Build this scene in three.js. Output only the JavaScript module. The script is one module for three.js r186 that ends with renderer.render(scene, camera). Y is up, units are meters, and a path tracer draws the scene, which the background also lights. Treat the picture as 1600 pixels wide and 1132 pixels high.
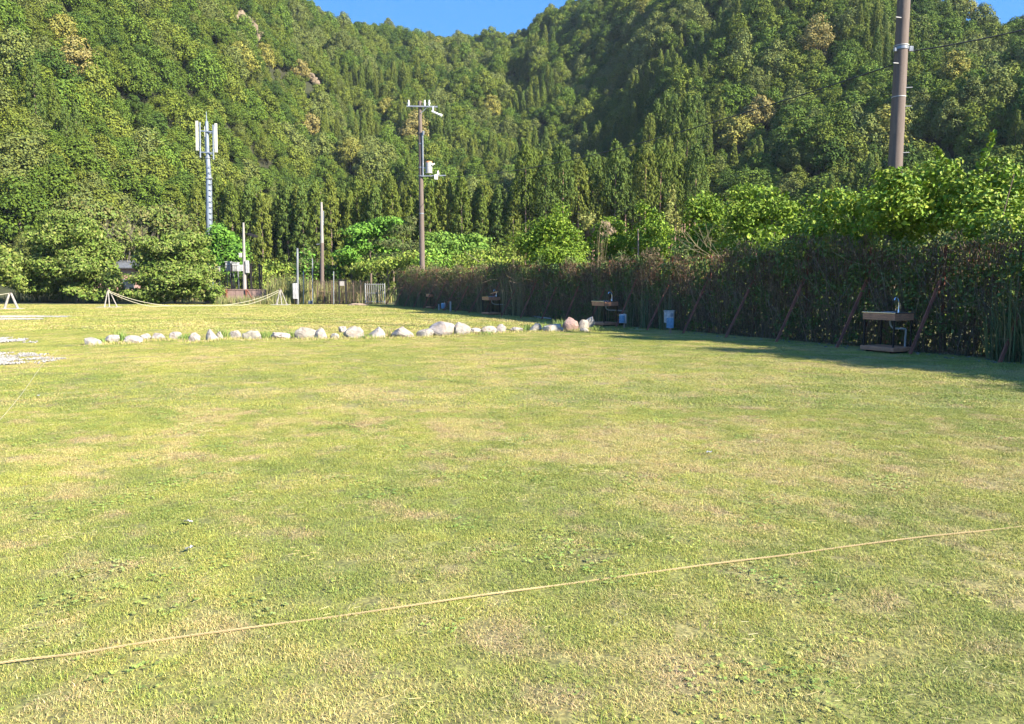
import * as THREE from 'three';
import { mergeGeometries } from 'three/addons/utils/BufferGeometryUtils.js';
import { RoundedBoxGeometry } from 'three/addons/geometries/RoundedBoxGeometry.js';
import { createNoise2D, createNoise3D } from 'simplex-noise';

// ---------------------------------------------------------------- camera, sky, sun, exposure
const scene = new THREE.Scene();
const FOCAL = 1177, EYE = 1.5, PITCH = Math.atan(123 / FOCAL);
const camera = new THREE.PerspectiveCamera(2 * Math.atan(566 / FOCAL) * 180 / Math.PI, 1024 / 724, 0.1, 3000);
camera.position.set(0, EYE, 0);
camera.rotation.set(-PITCH, 0, 0);
scene.add(camera);

const SUN_ELEV = 31 * Math.PI / 180;
const SUN = new THREE.Vector3(0.845 * Math.cos(SUN_ELEV), Math.sin(SUN_ELEV), 0.535 * Math.cos(SUN_ELEV)).normalize();
const sun = new THREE.DirectionalLight(new THREE.Color(1.0, 0.9, 0.74), 5);
sun.name = 'sun';
sun.position.copy(SUN).multiplyScalar(400);
sun.castShadow = true;
sun.shadow.mapSize.set(4096, 4096);
Object.assign(sun.shadow.camera, { left: -300, right: 300, top: 300, bottom: -300, near: 1, far: 1200 });
scene.add(sun, sun.target);

const renderer = new THREE.WebGLRenderer({ antialias: true });
renderer.setSize(1024, 724);
renderer.shadowMap.enabled = true;
renderer.toneMapping = THREE.LinearToneMapping;
renderer.toneMappingExposure = 3.0;
scene.fog = new THREE.FogExp2(new THREE.Color(0.62, 0.74, 0.88), 0.00013);

{ // clear blue afternoon sky
  const W = 512, H = 256, data = new Float32Array(W * H * 4);
  for (let j = 0; j < H; j++) for (let i = 0; i < W; i++) {
    const el = ((j + 0.5) / H - 0.5) * Math.PI, az = ((i + 0.5) / W - 0.5) * 2 * Math.PI;
    const d = new THREE.Vector3(Math.cos(az) * Math.cos(el), Math.sin(el), Math.sin(az) * Math.cos(el));
    const up = Math.max(0, d.y), c = Math.max(0, d.dot(SUN));
    const h = Math.exp(-up * 5.5), halo = 0.5 * Math.pow(c, 6) + 1.2 * Math.pow(c, 60);
    const o = (j * W + i) * 4;
    data[o] = 0.040 + 0.17 * h * h + 0.10 * halo;
    data[o + 1] = 0.124 + 0.17 * h + 0.10 * halo;
    data[o + 2] = 0.35 + 0.13 * h + 0.10 * halo;
    data[o + 3] = 1;
  }
  const sky = new THREE.DataTexture(data, W, H, THREE.RGBAFormat, THREE.FloatType);
  sky.mapping = THREE.EquirectangularReflectionMapping;
  sky.magFilter = sky.minFilter = THREE.LinearFilter;
  sky.needsUpdate = true;
  scene.background = sky; scene.environment = sky;
}

// ---------------------------------------------------------------- helpers
const V = (x, y, z) => new THREE.Vector3(x, y, z);
const UPV = V(0, 1, 0);
function rng(seed) { let s = seed | 0; return () => { s = (s + 0x6d2b79f5) | 0; let t = Math.imul(s ^ (s >>> 15), 1 | s); t = (t + Math.imul(t ^ (t >>> 7), 61 | t)) ^ t; return ((t ^ (t >>> 14)) >>> 0) / 4294967296; }; }
const noise2 = createNoise2D(rng(11)), noise3 = createNoise3D(rng(12));
const fbm = (x, y, n = 4) => { let s = 0, a = 0.5; for (let i = 0; i < n; i++) { s += a * noise2(x, y); x = x * 2.03 + 7.1; y = y * 2.03 - 3.7; a *= 0.5; } return s; };
const clamp = (x, a = 0, b = 1) => Math.min(b, Math.max(a, x));
const sstep = (a, b, x) => { const t = clamp((x - a) / (b - a)); return t * t * (3 - 2 * t); };
const lerp = (a, b, t) => a + (b - a) * t;
const mix3 = (a, b, t) => [lerp(a[0], b[0], t), lerp(a[1], b[1], t), lerp(a[2], b[2], t)];
const C = (r, g, b) => new THREE.Color().setRGB(r, g, b);
function ray(px, py) { // direction through a point of the picture, used to find where a thing stands in the world
  const u = (px - 800) / FOCAL, v = (566 - py) / FOCAL, s = Math.sin(PITCH), c = Math.cos(PITCH);
  return V(u, v * c - s, -v * s - c);
}
function at(px, py, depth) { const d = ray(px, py); return d.multiplyScalar(depth / -d.z).add(V(0, EYE, 0)); }
function onGround(px, py) { const d = ray(px, py); return d.multiplyScalar(EYE / -d.y).add(V(0, EYE, 0)); }

const used = new Map();
function numbered(name) { const n = used.get(name) ?? 0; used.set(name, n + 1); return n ? `${name}_${String(n).padStart(3, '0')}` : name; }
function tag(o, label, category, group, kind) {
  if (label) o.userData.label = label;
  if (category) o.userData.category = category;
  if (group) o.userData.group = group;
  if (kind) o.userData.kind = kind;
  return o;
}
function shadows(o) { o.traverse((m) => { if (m.isMesh) { m.castShadow = true; m.receiveShadow = true; } }); return o; }
function thing(name, base, label, category, group) {
  const g = new THREE.Group(); g.name = numbered(name); g.position.copy(base); scene.add(g);
  return tag(g, label, category, group);
}
// a part: geometries given in world axes are moved to the thing's base
function part(t, name, geos, mat, local = false) {
  let g = Array.isArray(geos) ? (geos.length === 1 ? geos[0] : merge(geos)) : geos;
  if (!local) { g = g.clone(); let r = t; while (r && r !== scene) { g.translate(-r.position.x, -r.position.y, -r.position.z); r = r.parent; } }
  const m = new THREE.Mesh(g, mat); m.name = name; m.castShadow = m.receiveShadow = true; t.add(m); return m;
}
function merge(list) { return mergeGeometries(list.map((g) => { const n = g.index ? g.toNonIndexed() : g; for (const k of Object.keys(n.attributes)) if (!['position', 'normal', 'uv'].includes(k)) n.deleteAttribute(k); return n; })); }
function cyl(a, b, r0, r1 = r0, seg = 10) {
  const d = b.clone().sub(a), g = new THREE.CylinderGeometry(r1, r0, d.length(), seg);
  g.applyQuaternion(new THREE.Quaternion().setFromUnitVectors(UPV, d.clone().normalize()));
  const m = a.clone().add(b).multiplyScalar(0.5); return g.translate(m.x, m.y, m.z);
}
function bar(a, b, w, h) { // box beam from a to b
  const d = b.clone().sub(a), g = new THREE.BoxGeometry(w, d.length(), h);
  g.applyQuaternion(new THREE.Quaternion().setFromUnitVectors(UPV, d.clone().normalize()));
  const m = a.clone().add(b).multiplyScalar(0.5); return g.translate(m.x, m.y, m.z);
}
const box = (w, h, d, x, y, z, r = 0) => (r ? new RoundedBoxGeometry(w, h, d, 2, r) : new THREE.BoxGeometry(w, h, d)).translate(x, y, z);
const tube = (pts, r, n = 24, s = 7, closed = false) => new THREE.TubeGeometry(new THREE.CatmullRomCurve3(pts, closed), n, r, s);

// tileable noise textures -------------------------------------------------
function tileNoise(seed, period) {
  const r = rng(seed), N = period, t = new Float32Array(N * N).map(() => r());
  return (x, y) => { const xi = Math.floor(x), yi = Math.floor(y), fx = x - xi, fy = y - yi, u = fx * fx * (3 - 2 * fx), v = fy * fy * (3 - 2 * fy);
    const g = (a, b) => t[(((b % N) + N) % N) * N + ((a % N) + N) % N];
    return lerp(lerp(g(xi, yi), g(xi + 1, yi), u), lerp(g(xi, yi + 1), g(xi + 1, yi + 1), u), v); };
}
function texture(size, fn, srgb = true, repeat = [1, 1]) {
  const d = new Uint8Array(size * size * 4);
  for (let j = 0; j < size; j++) for (let i = 0; i < size; i++) { const c = fn(i / size, j / size), o = (j * size + i) * 4; d[o] = clamp(c[0]) * 255; d[o + 1] = clamp(c[1]) * 255; d[o + 2] = clamp(c[2]) * 255; d[o + 3] = 255; }
  const t = new THREE.DataTexture(d, size, size); t.wrapS = t.wrapT = THREE.RepeatWrapping; t.magFilter = t.minFilter = THREE.LinearFilter;
  if (srgb) t.colorSpace = THREE.SRGBColorSpace; t.repeat.set(...repeat); t.needsUpdate = true; return t;
}
const n8 = tileNoise(1, 8), n32 = tileNoise(2, 32), n128 = tileNoise(3, 128), n256 = tileNoise(4, 256);
const grain = (u, v) => 0.35 * n8(u * 8, v * 8) + 0.3 * n32(u * 32, v * 32) + 0.2 * n128(u * 128, v * 128) + 0.15 * n256(u * 256, v * 256);
const gray = (f) => (u, v) => { const k = f(u, v); return [k, k, k]; };
const grainTex = texture(256, gray(grain), false);
const mottle = texture(256, gray((u, v) => 0.62 + 0.5 * (grain(u, v) - 0.2)));
const rustTex = texture(256, (u, v) => { const k = grain(u, v), f = sstep(0.4, 0.65, k); return mix3([0.34, 0.2, 0.16], [0.5, 0.27, 0.19], f); });
const woodTex = texture(256, (u, v) => { const k = 0.6 * n32(u * 32, v * 4) + 0.4 * n128(u * 128, v * 12), s = n256(u * 256, v * 256); return mix3([0.34, 0.28, 0.25], [0.52, 0.44, 0.4], clamp(k * 0.8 + s * 0.25)); }, true, [2, 3]);
const concreteTex = texture(256, (u, v) => { const k = grain(u, v), s = n32(u * 32, v * 3); return mix3([0.52, 0.5, 0.48], [0.76, 0.74, 0.72], clamp(k * 0.7 + s * 0.35)); });
const std = (o) => new THREE.MeshStandardMaterial({ roughness: 0.85, ...o });
const M = {
  galv: std({ color: C(0.52, 0.55, 0.58), metalness: 0.35, roughness: 0.5, roughnessMap: grainTex, map: mottle }),
  mast: std({ color: C(0.4, 0.48, 0.58), metalness: 0.2, roughness: 0.45, map: mottle }),
  antenna: std({ color: C(0.62, 0.62, 0.56), roughness: 0.5 }),
  steelDark: std({ color: C(0.05, 0.045, 0.045), metalness: 0.3, roughness: 0.6, map: mottle }),
  poleBrown: std({ color: C(0.7, 0.78, 0.76), map: texture(256, (u, v) => mix3([0.42, 0.35, 0.33], [0.56, 0.48, 0.45], clamp(0.5 * n32(u * 32, v * 8) + 0.5 * n256(u * 256, v * 256))), true, [1, 6]), bumpMap: grainTex, bumpScale: 0.003 }),
  poleGrey: std({ map: concreteTex, color: C(0.8, 0.8, 0.8) }),
  rust: std({ map: rustTex, color: C(1.7, 2.1, 2.4), bumpMap: grainTex, bumpScale: 0.002 }),
  rodRust: std({ map: rustTex, color: C(1.2, 1.2, 1.2) }),
  wood: std({ map: woodTex }),
  weathered: std({ color: C(0.2, 0.145, 0.105), map: mottle }),
  paleSteel: std({ color: C(0.42, 0.43, 0.42), map: mottle, roughness: 0.6 }),
  paleWood: std({ map: woodTex, color: C(2.3, 2.3, 2.2) }),
  standPaint: std({ color: C(0.55, 0.52, 0.47), map: mottle }),
  concrete: std({ map: concreteTex, bumpMap: grainTex, bumpScale: 0.004 }),
  white: std({ color: C(0.74, 0.74, 0.73), map: mottle, roughness: 0.55 }),
  pvc: std({ color: C(0.62, 0.62, 0.58), roughness: 0.45, map: mottle }),
  pipeGrey: std({ color: C(0.3, 0.34, 0.4), roughness: 0.5, map: mottle }),
  blue: std({ color: C(0.22, 0.46, 0.7), roughness: 0.6, map: mottle }),
  terracotta: std({ color: C(0.84, 0.4, 0.23), roughness: 0.6, map: mottle }),
  stainless: std({ color: C(0.5, 0.54, 0.6), metalness: 0.9, roughness: 0.3, roughnessMap: grainTex }),
  chrome: std({ color: C(0.75, 0.77, 0.8), metalness: 0.9, roughness: 0.2 }),
  transformer: std({ color: C(0.62, 0.62, 0.62), roughness: 0.5, map: mottle }),
  orange: std({ color: C(0.6, 0.24, 0.1), roughness: 0.6 }),
  porcelain: std({ color: C(0.8, 0.8, 0.8), roughness: 0.3 }),
  wire: std({ color: C(0.03, 0.03, 0.03), roughness: 0.6 }),
  rope: std({ color: C(0.62, 0.49, 0.25), roughness: 0.95, map: mottle }),
  ropePale: std({ color: C(0.5, 0.47, 0.34), roughness: 0.9 }),
  bark: std({ color: C(0.16, 0.12, 0.09), bumpMap: grainTex, bumpScale: 0.02 }),
  barkRed: std({ color: C(0.26, 0.16, 0.12), bumpMap: grainTex, bumpScale: 0.02 }),
  leafFar: new THREE.MeshPhysicalMaterial({ vertexColors: true, roughness: 0.8, specularIntensity: 0.3 }),
  leaf: new THREE.MeshPhysicalMaterial({ vertexColors: true, roughness: 0.6, transmission: 0.16, thickness: 0, specularIntensity: 0.45, side: THREE.DoubleSide }),
  leafMat: std({ vertexColors: true, roughness: 0.75, side: THREE.DoubleSide }),
  blade: std({ vertexColors: true, roughness: 0.7, side: THREE.DoubleSide }),
  stone: std({ vertexColors: true, roughness: 0.9, bumpMap: grainTex, bumpScale: 0.02 }),
};
M.leafFar.side = THREE.DoubleSide;

// a buffer of small faces (leaves, blades, twigs) with vertex colours --------
class Faces {
  constructor() { this.p = []; this.n = []; this.c = []; this.i = []; }
  quad(a, b, c, d, col) {
    const k = this.p.length / 3, ux = b.x - a.x, uy = b.y - a.y, uz = b.z - a.z, vx = d.x - a.x, vy = d.y - a.y, vz = d.z - a.z;
    let nx = uy * vz - uz * vy, ny = uz * vx - ux * vz, nz = ux * vy - uy * vx; const l = Math.hypot(nx, ny, nz) || 1; nx /= l; ny /= l; nz /= l;
    for (const q of [a, b, c, d]) { this.p.push(q.x, q.y, q.z); this.n.push(nx, ny, nz); this.c.push(col[0], col[1], col[2]); }
    this.i.push(k, k + 1, k + 2, k, k + 2, k + 3);
  }
  tri(a, b, c, col) {
    const k = this.p.length / 3, ux = b.x - a.x, uy = b.y - a.y, uz = b.z - a.z, vx = c.x - a.x, vy = c.y - a.y, vz = c.z - a.z;
    let nx = uy * vz - uz * vy, ny = uz * vx - ux * vz, nz = ux * vy - uy * vx; const l = Math.hypot(nx, ny, nz) || 1;
    for (const q of [a, b, c]) { this.p.push(q.x, q.y, q.z); this.n.push(nx / l, ny / l, nz / l); this.c.push(col[0], col[1], col[2]); }
    this.i.push(k, k + 1, k + 2);
  }
  // leaf: diamond folded along its midrib; pos = centre, nor = facing, along = tip direction
  leaf(pos, nor, along, len, wid, col, fold = 0.15) {
    const s = V().crossVectors(nor, along); if (s.lengthSq() < 1e-6) s.set(1, 0, 0); s.normalize();
    const t = V().crossVectors(s, nor).normalize();
    const a = pos.clone().addScaledVector(t, -len / 2), b = pos.clone().addScaledVector(t, len / 2).addScaledVector(nor, -fold * len * 0.4);
    const l = pos.clone().addScaledVector(s, -wid / 2).addScaledVector(t, -len * 0.08).addScaledVector(nor, fold * wid), r = pos.clone().addScaledVector(s, wid / 2).addScaledVector(t, -len * 0.08).addScaledVector(nor, fold * wid);
    this.tri(a, b, l, col); this.tri(a, r, b, col);
  }
  card(pos, nor, along, len, wid, col) {
    const s = V().crossVectors(nor, along); if (s.lengthSq() < 1e-6) s.set(1, 0, 0); s.normalize();
    const t = V().crossVectors(s, nor).normalize();
    this.quad(pos.clone().addScaledVector(t, -len / 2), pos.clone().addScaledVector(s, wid / 2), pos.clone().addScaledVector(t, len / 2), pos.clone().addScaledVector(s, -wid / 2), col);
  }
  stem(a, b, w, col) { // three-sided twig
    const d = b.clone().sub(a).normalize(), s = V().crossVectors(d, Math.abs(d.y) > 0.9 ? V(1, 0, 0) : UPV).normalize(), t = V().crossVectors(d, s);
    const ring = (p, k) => [0, 1, 2].map((i) => p.clone().addScaledVector(s, w * k * Math.cos(i * 2.094)).addScaledVector(t, w * k * Math.sin(i * 2.094)));
    const A = ring(a, 1), B = ring(b, 0.7); for (let i = 0; i < 3; i++) this.quad(A[i], A[(i + 1) % 3], B[(i + 1) % 3], B[i], col);
  }
  blade(p, dir, len, wid, bend, col) { // grass blade, two segments
    const s = V(-dir.z, 0, dir.x).normalize().multiplyScalar(wid / 2), m = p.clone().addScaledVector(UPV, len * 0.55).addScaledVector(dir, bend * 0.3), e = p.clone().addScaledVector(UPV, len * (1 - 0.25 * Math.min(1, bend / len))).addScaledVector(dir, bend);
    const m2 = s.clone().multiplyScalar(0.75);
    this.quad(p.clone().sub(s), p.clone().add(s), m.clone().add(m2), m.clone().sub(m2), col); this.tri(m.clone().sub(m2), m.clone().add(m2), e, col);
  }
  geo() {
    const g = new THREE.BufferGeometry();
    g.setAttribute('position', new THREE.Float32BufferAttribute(this.p, 3)); g.setAttribute('normal', new THREE.Float32BufferAttribute(this.n, 3));
    g.setAttribute('color', new THREE.Float32BufferAttribute(this.c, 3)); g.setIndex(this.i); return g;
  }
  get count() { return this.i.length / 3; }
}
const rdir = (R) => { const z = R() * 2 - 1, a = R() * 6.2832, r = Math.sqrt(1 - z * z); return V(r * Math.cos(a), z, r * Math.sin(a)); };
const vary = (c, R, k = 0.25) => { const m = 1 + (R() - 0.5) * 2 * k, h = (R() - 0.5) * k * 0.6; return [c[0] * m * (1 + h), c[1] * m, c[2] * m * (1 - h)]; };
const pick = (list, R) => list[Math.floor(R() * list.length)];
// leaves over a clump (an uneven ellipsoid), thicker near its skin
function clump(F, R, c, rx, ry, rz, n, len, wid, cols, { out = null, folded = false, upBias = 0.35, inner = 0.25, jit = 0.5, rag = 0 } = {}) {
  const seed = R() * 100;
  for (let k = 0; k < n; k++) {
    const d = rdir(R); if (out && d.dot(out) < -0.5 && R() < 0.75) { k -= 0.6; continue; }
    const bump = 1 + 0.35 * noise3(d.x * 1.8 + seed, d.y * 1.8, d.z * 1.8) + rag * noise3(d.x * 4.5, d.y * 4.5 + seed, d.z * 4.5), depth = R() < inner ? Math.cbrt(R()) * 0.85 : 0.82 + 0.22 * R();
    const p = V(c.x + d.x * rx * bump * depth, c.y + d.y * ry * bump * depth, c.z + d.z * rz * bump * depth);
    const nor = d.clone().multiplyScalar(0.8).addScaledVector(UPV, upBias).addScaledVector(rdir(R), jit).normalize();
    const al = rdir(R).addScaledVector(d, 0.5).addScaledVector(UPV, -0.3).normalize(), s = 0.7 + 0.6 * R(), col = vary(pick(cols, R), R);
    if (folded) F.leaf(p, nor, al, len * s, wid * s, col); else F.card(p, nor, al, len * s, wid * s, col);
  }
}
function trunkGeo(base, top, r0, r1, R, limbs = 4, reach = 1.5) {
  const bend = V((R() - 0.5) * 0.4, 0, (R() - 0.5) * 0.4), mid = base.clone().lerp(top, 0.5).add(bend), list = [cyl(base, mid, r0, (r0 + r1) / 2, 8), cyl(mid, top, (r0 + r1) / 2, r1, 7)];
  for (let i = 0; i < limbs; i++) { const a = (i / limbs) * 6.28 + R(), f = 0.45 + 0.45 * R(), p = base.clone().lerp(top, f); list.push(cyl(p, p.clone().add(V(Math.cos(a) * reach, reach * (0.5 + 0.4 * R()), Math.sin(a) * reach)), r1 * 0.9, r1 * 0.25, 5)); }
  return list;
}

// ---------------------------------------------------------------- terrain
const table = (xs, ys) => (x) => { if (x <= xs[0]) return ys[0]; for (let i = 1; i < xs.length; i++) if (x <= xs[i]) { const t = (x - xs[i - 1]) / (xs[i] - xs[i - 1]), u = t * t * (3 - 2 * t); return lerp(ys[i - 1], ys[i], lerp(t, u, 0.5)); } return ys[ys.length - 1]; };
const ridgeElev = table([-60, -42, -30, -20, -13.5, -10, -5, 0, 3.4, 10, 20, 27, 32, 38, 60], [24, 26, 26, 23, 19.0, 18.0, 17.6, 17.9, 19.4, 21.5, 22, 19.4, 16.1, 15.4, 14]);
const ridgeDist = table([-60, -34, -22, -13, -5, 3, 10, 25, 35, 60], [250, 250, 285, 335, 385, 350, 300, 235, 240, 260]);
const footDist = table([-60, -34, -24, -18, -6, 4, 12, 35, 60], [92, 96, 112, 145, 150, 146, 120, 98, 90]);
function hill(x, z) {
  const r = Math.hypot(x, z), az = Math.atan2(x, -z) * 180 / Math.PI;
  const r0 = footDist(az), r1 = ridgeDist(az), top = r1 * Math.tan(ridgeElev(az) * Math.PI / 180) - 6, s = (r - r0) / (r1 - r0);
  return { r, az, s, top, r0, r1 };
}
function height(x, z) {
  if (z > -60) return 0;
  const { r, s, top, r1 } = hill(x, z); if (s <= 0) return 0;
  const t = Math.min(s, 1), edge = sstep(0, 0.12, t) * (1 - 0.7 * sstep(0.75, 1, t));
  let h = top * Math.pow(t, 1.13) + edge * (16 * fbm(x * 0.012 + 3, z * 0.012, 3) + 4 * noise2(x * 0.04, z * 0.04));
  if (s > 1) h -= (r - r1) * 0.45;
  return h;
}
function meet(px, py) { const d = ray(px, py).normalize(); for (let t = 70; t < 520; t += 0.5) { const p = d.clone().multiplyScalar(t); if (p.y + EYE < height(p.x, p.z) + 3) return V(p.x, height(p.x, p.z), p.z); } return null; }

{ // ground: one sheet from behind the camera over the valley floor and up the hills
  const nx = 190, nz = 190, x0 = -520, x1 = 520, z0 = 120, z1 = -620, pos = [], uv = [], col = [], idx = [];
  for (let j = 0; j <= nz; j++) for (let i = 0; i <= nx; i++) {
    const x = lerp(x0, x1, i / nx), z = lerp(z0, z1, j / nz), h = height(x, z);
    pos.push(x, h - 0.06, z); uv.push(x / 4, z / 4);
    const k = 0.5 + 0.5 * fbm(x * 0.05, z * 0.05); const c = h > 0.5 ? mix3([0.05, 0.045, 0.022], [0.05, 0.07, 0.02], k) : mix3([0.13, 0.11, 0.05], [0.09, 0.13, 0.03], k); col.push(...c);
  }
  for (let j = 0; j < nz; j++) for (let i = 0; i < nx; i++) { const a = j * (nx + 1) + i, b = a + 1, c = a + nx + 1, d = c + 1; idx.push(a, b, c, b, d, c); }
  const g = new THREE.BufferGeometry(); g.setAttribute('position', new THREE.Float32BufferAttribute(pos, 3)); g.setAttribute('uv', new THREE.Float32BufferAttribute(uv, 2)); g.setAttribute('color', new THREE.Float32BufferAttribute(col, 3)); g.setIndex(idx); g.computeVertexNormals();
  const m = new THREE.Mesh(g, std({ vertexColors: true, map: mottle, roughness: 1 })); m.name = 'ground'; m.receiveShadow = true; scene.add(m);
  tag(m, 'valley floor and forested hill slopes behind the lawn', 'ground', null, 'structure');
}

// the fence line on the right of the lawn
const FD = V(-0.432, 0, -0.902).normalize(), FN = V(-0.902, 0, 0.432).normalize(), F0 = V(8.96, 0, -16.83);
const fp = (t, off = 0, y = 0) => F0.clone().addScaledVector(FD, t).addScaledVector(FN, off).setY(y);
const fenceSide = (x, z) => (x - F0.x) * FN.x + (z - F0.z) * FN.z; // metres on the lawn's side of the fence

// lawn colours: what the turf itself is, patch by patch
const GREEN = [0.145, 0.215, 0.034], LIME = [0.32, 0.345, 0.064], STRAW = [0.47, 0.385, 0.165], THATCH = [0.42, 0.31, 0.175];
function turf(x, z) {
  const big = fbm(x * 0.16 + 9, z * 0.16, 3), mid = fbm(x * 0.7, z * 0.7 + 4, 3), fine = fbm(x * 2.6 + 2, z * 2.6, 3);
  const g = clamp(0.46 + 0.9 * mid + 0.5 * big + 0.55 * fine), dry = sstep(0.12, 0.62, 0.2 - 0.55 * big - 0.62 * fbm(x * 0.9 + 31, z * 0.9, 3) + 0.55 * fbm(x * 3.1, z * 3.1 + 17, 2));
  let c = mix3(LIME, GREEN, g * 0.8); c = mix3(c, STRAW, 0.1 + dry * 0.62);
  return mix3(c, THATCH, 0.6 * sstep(0.2, 0.55, fbm(x * 1.5 + 60, z * 1.5 + 8, 3) + 0.15 * dry));
}
const LAWN_FAR = -54;
{
  const x0 = -62, x1 = 16, z0 = 6, n = 320, m = 300, pos = [], uv = [], col = [], idx = [];
  for (let j = 0; j <= m; j++) for (let i = 0; i <= n; i++) {
    const z = lerp(z0, LAWN_FAR, j / m), x = lerp(x0, x1, i / n);
    pos.push(x, 0.006 * noise2(x * 0.8, z * 0.8), z); uv.push(x / 1.7, z / 1.7);
    col.push(...mix3(turf(x, z), [0.3, 0.23, 0.11], 0.25));
  }
  for (let j = 0; j < m; j++) for (let i = 0; i < n; i++) { const a = j * (n + 1) + i, b = a + 1, c = a + n + 1, d = c + 1; idx.push(a, b, c, b, d, c); }
  const g = new THREE.BufferGeometry(); g.setAttribute('position', new THREE.Float32BufferAttribute(pos, 3)); g.setAttribute('uv', new THREE.Float32BufferAttribute(uv, 2)); g.setAttribute('color', new THREE.Float32BufferAttribute(col, 3)); g.setIndex(idx); g.computeVertexNormals();
  const fine = texture(512, gray((u, v) => 0.45 + 0.75 * (0.2 * n32(u * 32, v * 32) + 0.4 * n128(u * 128, v * 128) + 0.4 * n256(u * 256, v * 256))));
  const l = new THREE.Mesh(g, std({ vertexColors: true, map: fine, roughness: 1, bumpMap: grainTex, bumpScale: 0.02 })); l.name = 'lawn'; l.receiveShadow = true; scene.add(l);
  tag(l, 'wide mown lawn of green and straw coloured turf', 'lawn', null, 'structure');
}

// ---------------------------------------------------------------- grass on the lawn
function tuft(seed, n, rad, h, w) {
  const R = rng(seed), F = new Faces();
  for (let i = 0; i < n; i++) {
    const a = R() * 6.283, r = Math.sqrt(R()) * rad, d = R() * 6.283, len = h * (0.45 + 0.8 * R());
    const s = R(), col = s < 0.22 ? vary([1.35, 1.15, 1.35], R, 0.2) : s < 0.5 ? vary([1.12, 1.08, 1], R, 0.22) : vary([0.85, 0.95, 0.8], R, 0.25);
    F.blade(V(Math.cos(a) * r, -0.004, Math.sin(a) * r), V(Math.cos(d), 0, Math.sin(d)), len, w * (0.7 + 0.6 * R()), len * (0.3 + 1.3 * R()), col);
  }
  return F.geo();
}
const gravelAt = (x, z) => { for (const [cx, cz, rx, rz] of GRAVEL) if (((x - cx) / rx) ** 2 + ((z - cz) / rz) ** 2 < 1 + 0.5 * noise2(x * 1.3, z * 1.3)) return true; return false; };
const GRAVEL = [[-13.0, -14.4, 3.6, 1.75], [-15.8, -19.3, 3.0, 1.35], [-23.6, -33.8, 3.4, 0.7], [-22.6, -29.8, 1.4, 0.5], [-21.5, -31.4, 1.6, 0.45]];
function sprinkle(name, label, protos, density, near, far, spread, colour, scale, seed, accept) {
  const R = rng(seed), mats = protos.map(() => []), cols = protos.map(() => []), m4 = new THREE.Matrix4(), q = new THREE.Quaternion();
  const area = (z) => 0.72 * z * z + 3 * z, total = Math.round((area(far) - area(near)) * density);
  for (let k = 0; k < total; k++) {
    const z = Math.sqrt(lerp(near * near, far * far, R())), x = (R() * 2 - 1) * (0.72 * z + spread);
    if (fenceSide(x, -z) < 0.25 || -z < LAWN_FAR || gravelAt(x, -z)) continue;
    if (accept && !accept(x, -z, R)) continue;
    const i = Math.floor(R() * protos.length), s = scale * (0.75 + 0.5 * R());
    q.setFromAxisAngle(UPV, R() * 6.283); m4.compose(V(x, 0.006 * noise2(x * 0.8, -z * 0.8), -z), q, V(s, s * (0.8 + 0.5 * R()), s));
    mats[i].push(m4.clone()); cols[i].push(colour(x, -z, R));
  }
  const grp = new THREE.Group(); grp.name = name; scene.add(grp); tag(grp, label, 'grass', null, 'stuff');
  protos.forEach((g, i) => {
    const im = new THREE.InstancedMesh(g, M.blade, mats[i].length); im.name = 'tuft'; im.userData.kind = 'stuff';
    mats[i].forEach((m, k) => { im.setMatrixAt(k, m); im.setColorAt(k, C(...cols[i][k])); }); im.castShadow = im.receiveShadow = true; grp.add(im);
  });
}
const turfTint = (x, z, R) => vary(turf(x, z), R, 0.16);
sprinkle('lawn_grass_near', 'short mown grass blades nearest the camera', [1, 2, 3, 4, 5].map((s) => tuft(s, 70, 0.055, 0.0165, 0.0026)), 500, 2.0, 9, 1.2, turfTint, 1, 21);
sprinkle('lawn_grass_middle', 'short mown grass blades in the middle of the lawn', [6, 7, 8, 9].map((s) => tuft(s, 120, 0.15, 0.019, 0.005)), 74, 9, 24, 1.5, turfTint, 1, 22);
sprinkle('lawn_grass_far', 'short mown grass blades in the far part of the lawn', [10, 11, 12].map((s) => tuft(s, 90, 0.36, 0.03, 0.016)), 12, 24, 54, 2, turfTint, 1, 23);
sprinkle('taller_grass_sprigs', 'scattered taller grass sprigs standing out of the lawn', [13, 14, 15].map((s) => tuft(s, 9, 0.03, 0.045, 0.0036)), 8, 2.0, 14, 1.2, (x, z, R) => vary(mix3(LIME, GREEN, R() * 0.9), R, 0.2), 1, 24, (x, z, R) => fbm(x * 0.6, z * 0.6, 2) > -0.1 || R() < 0.2);
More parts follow.
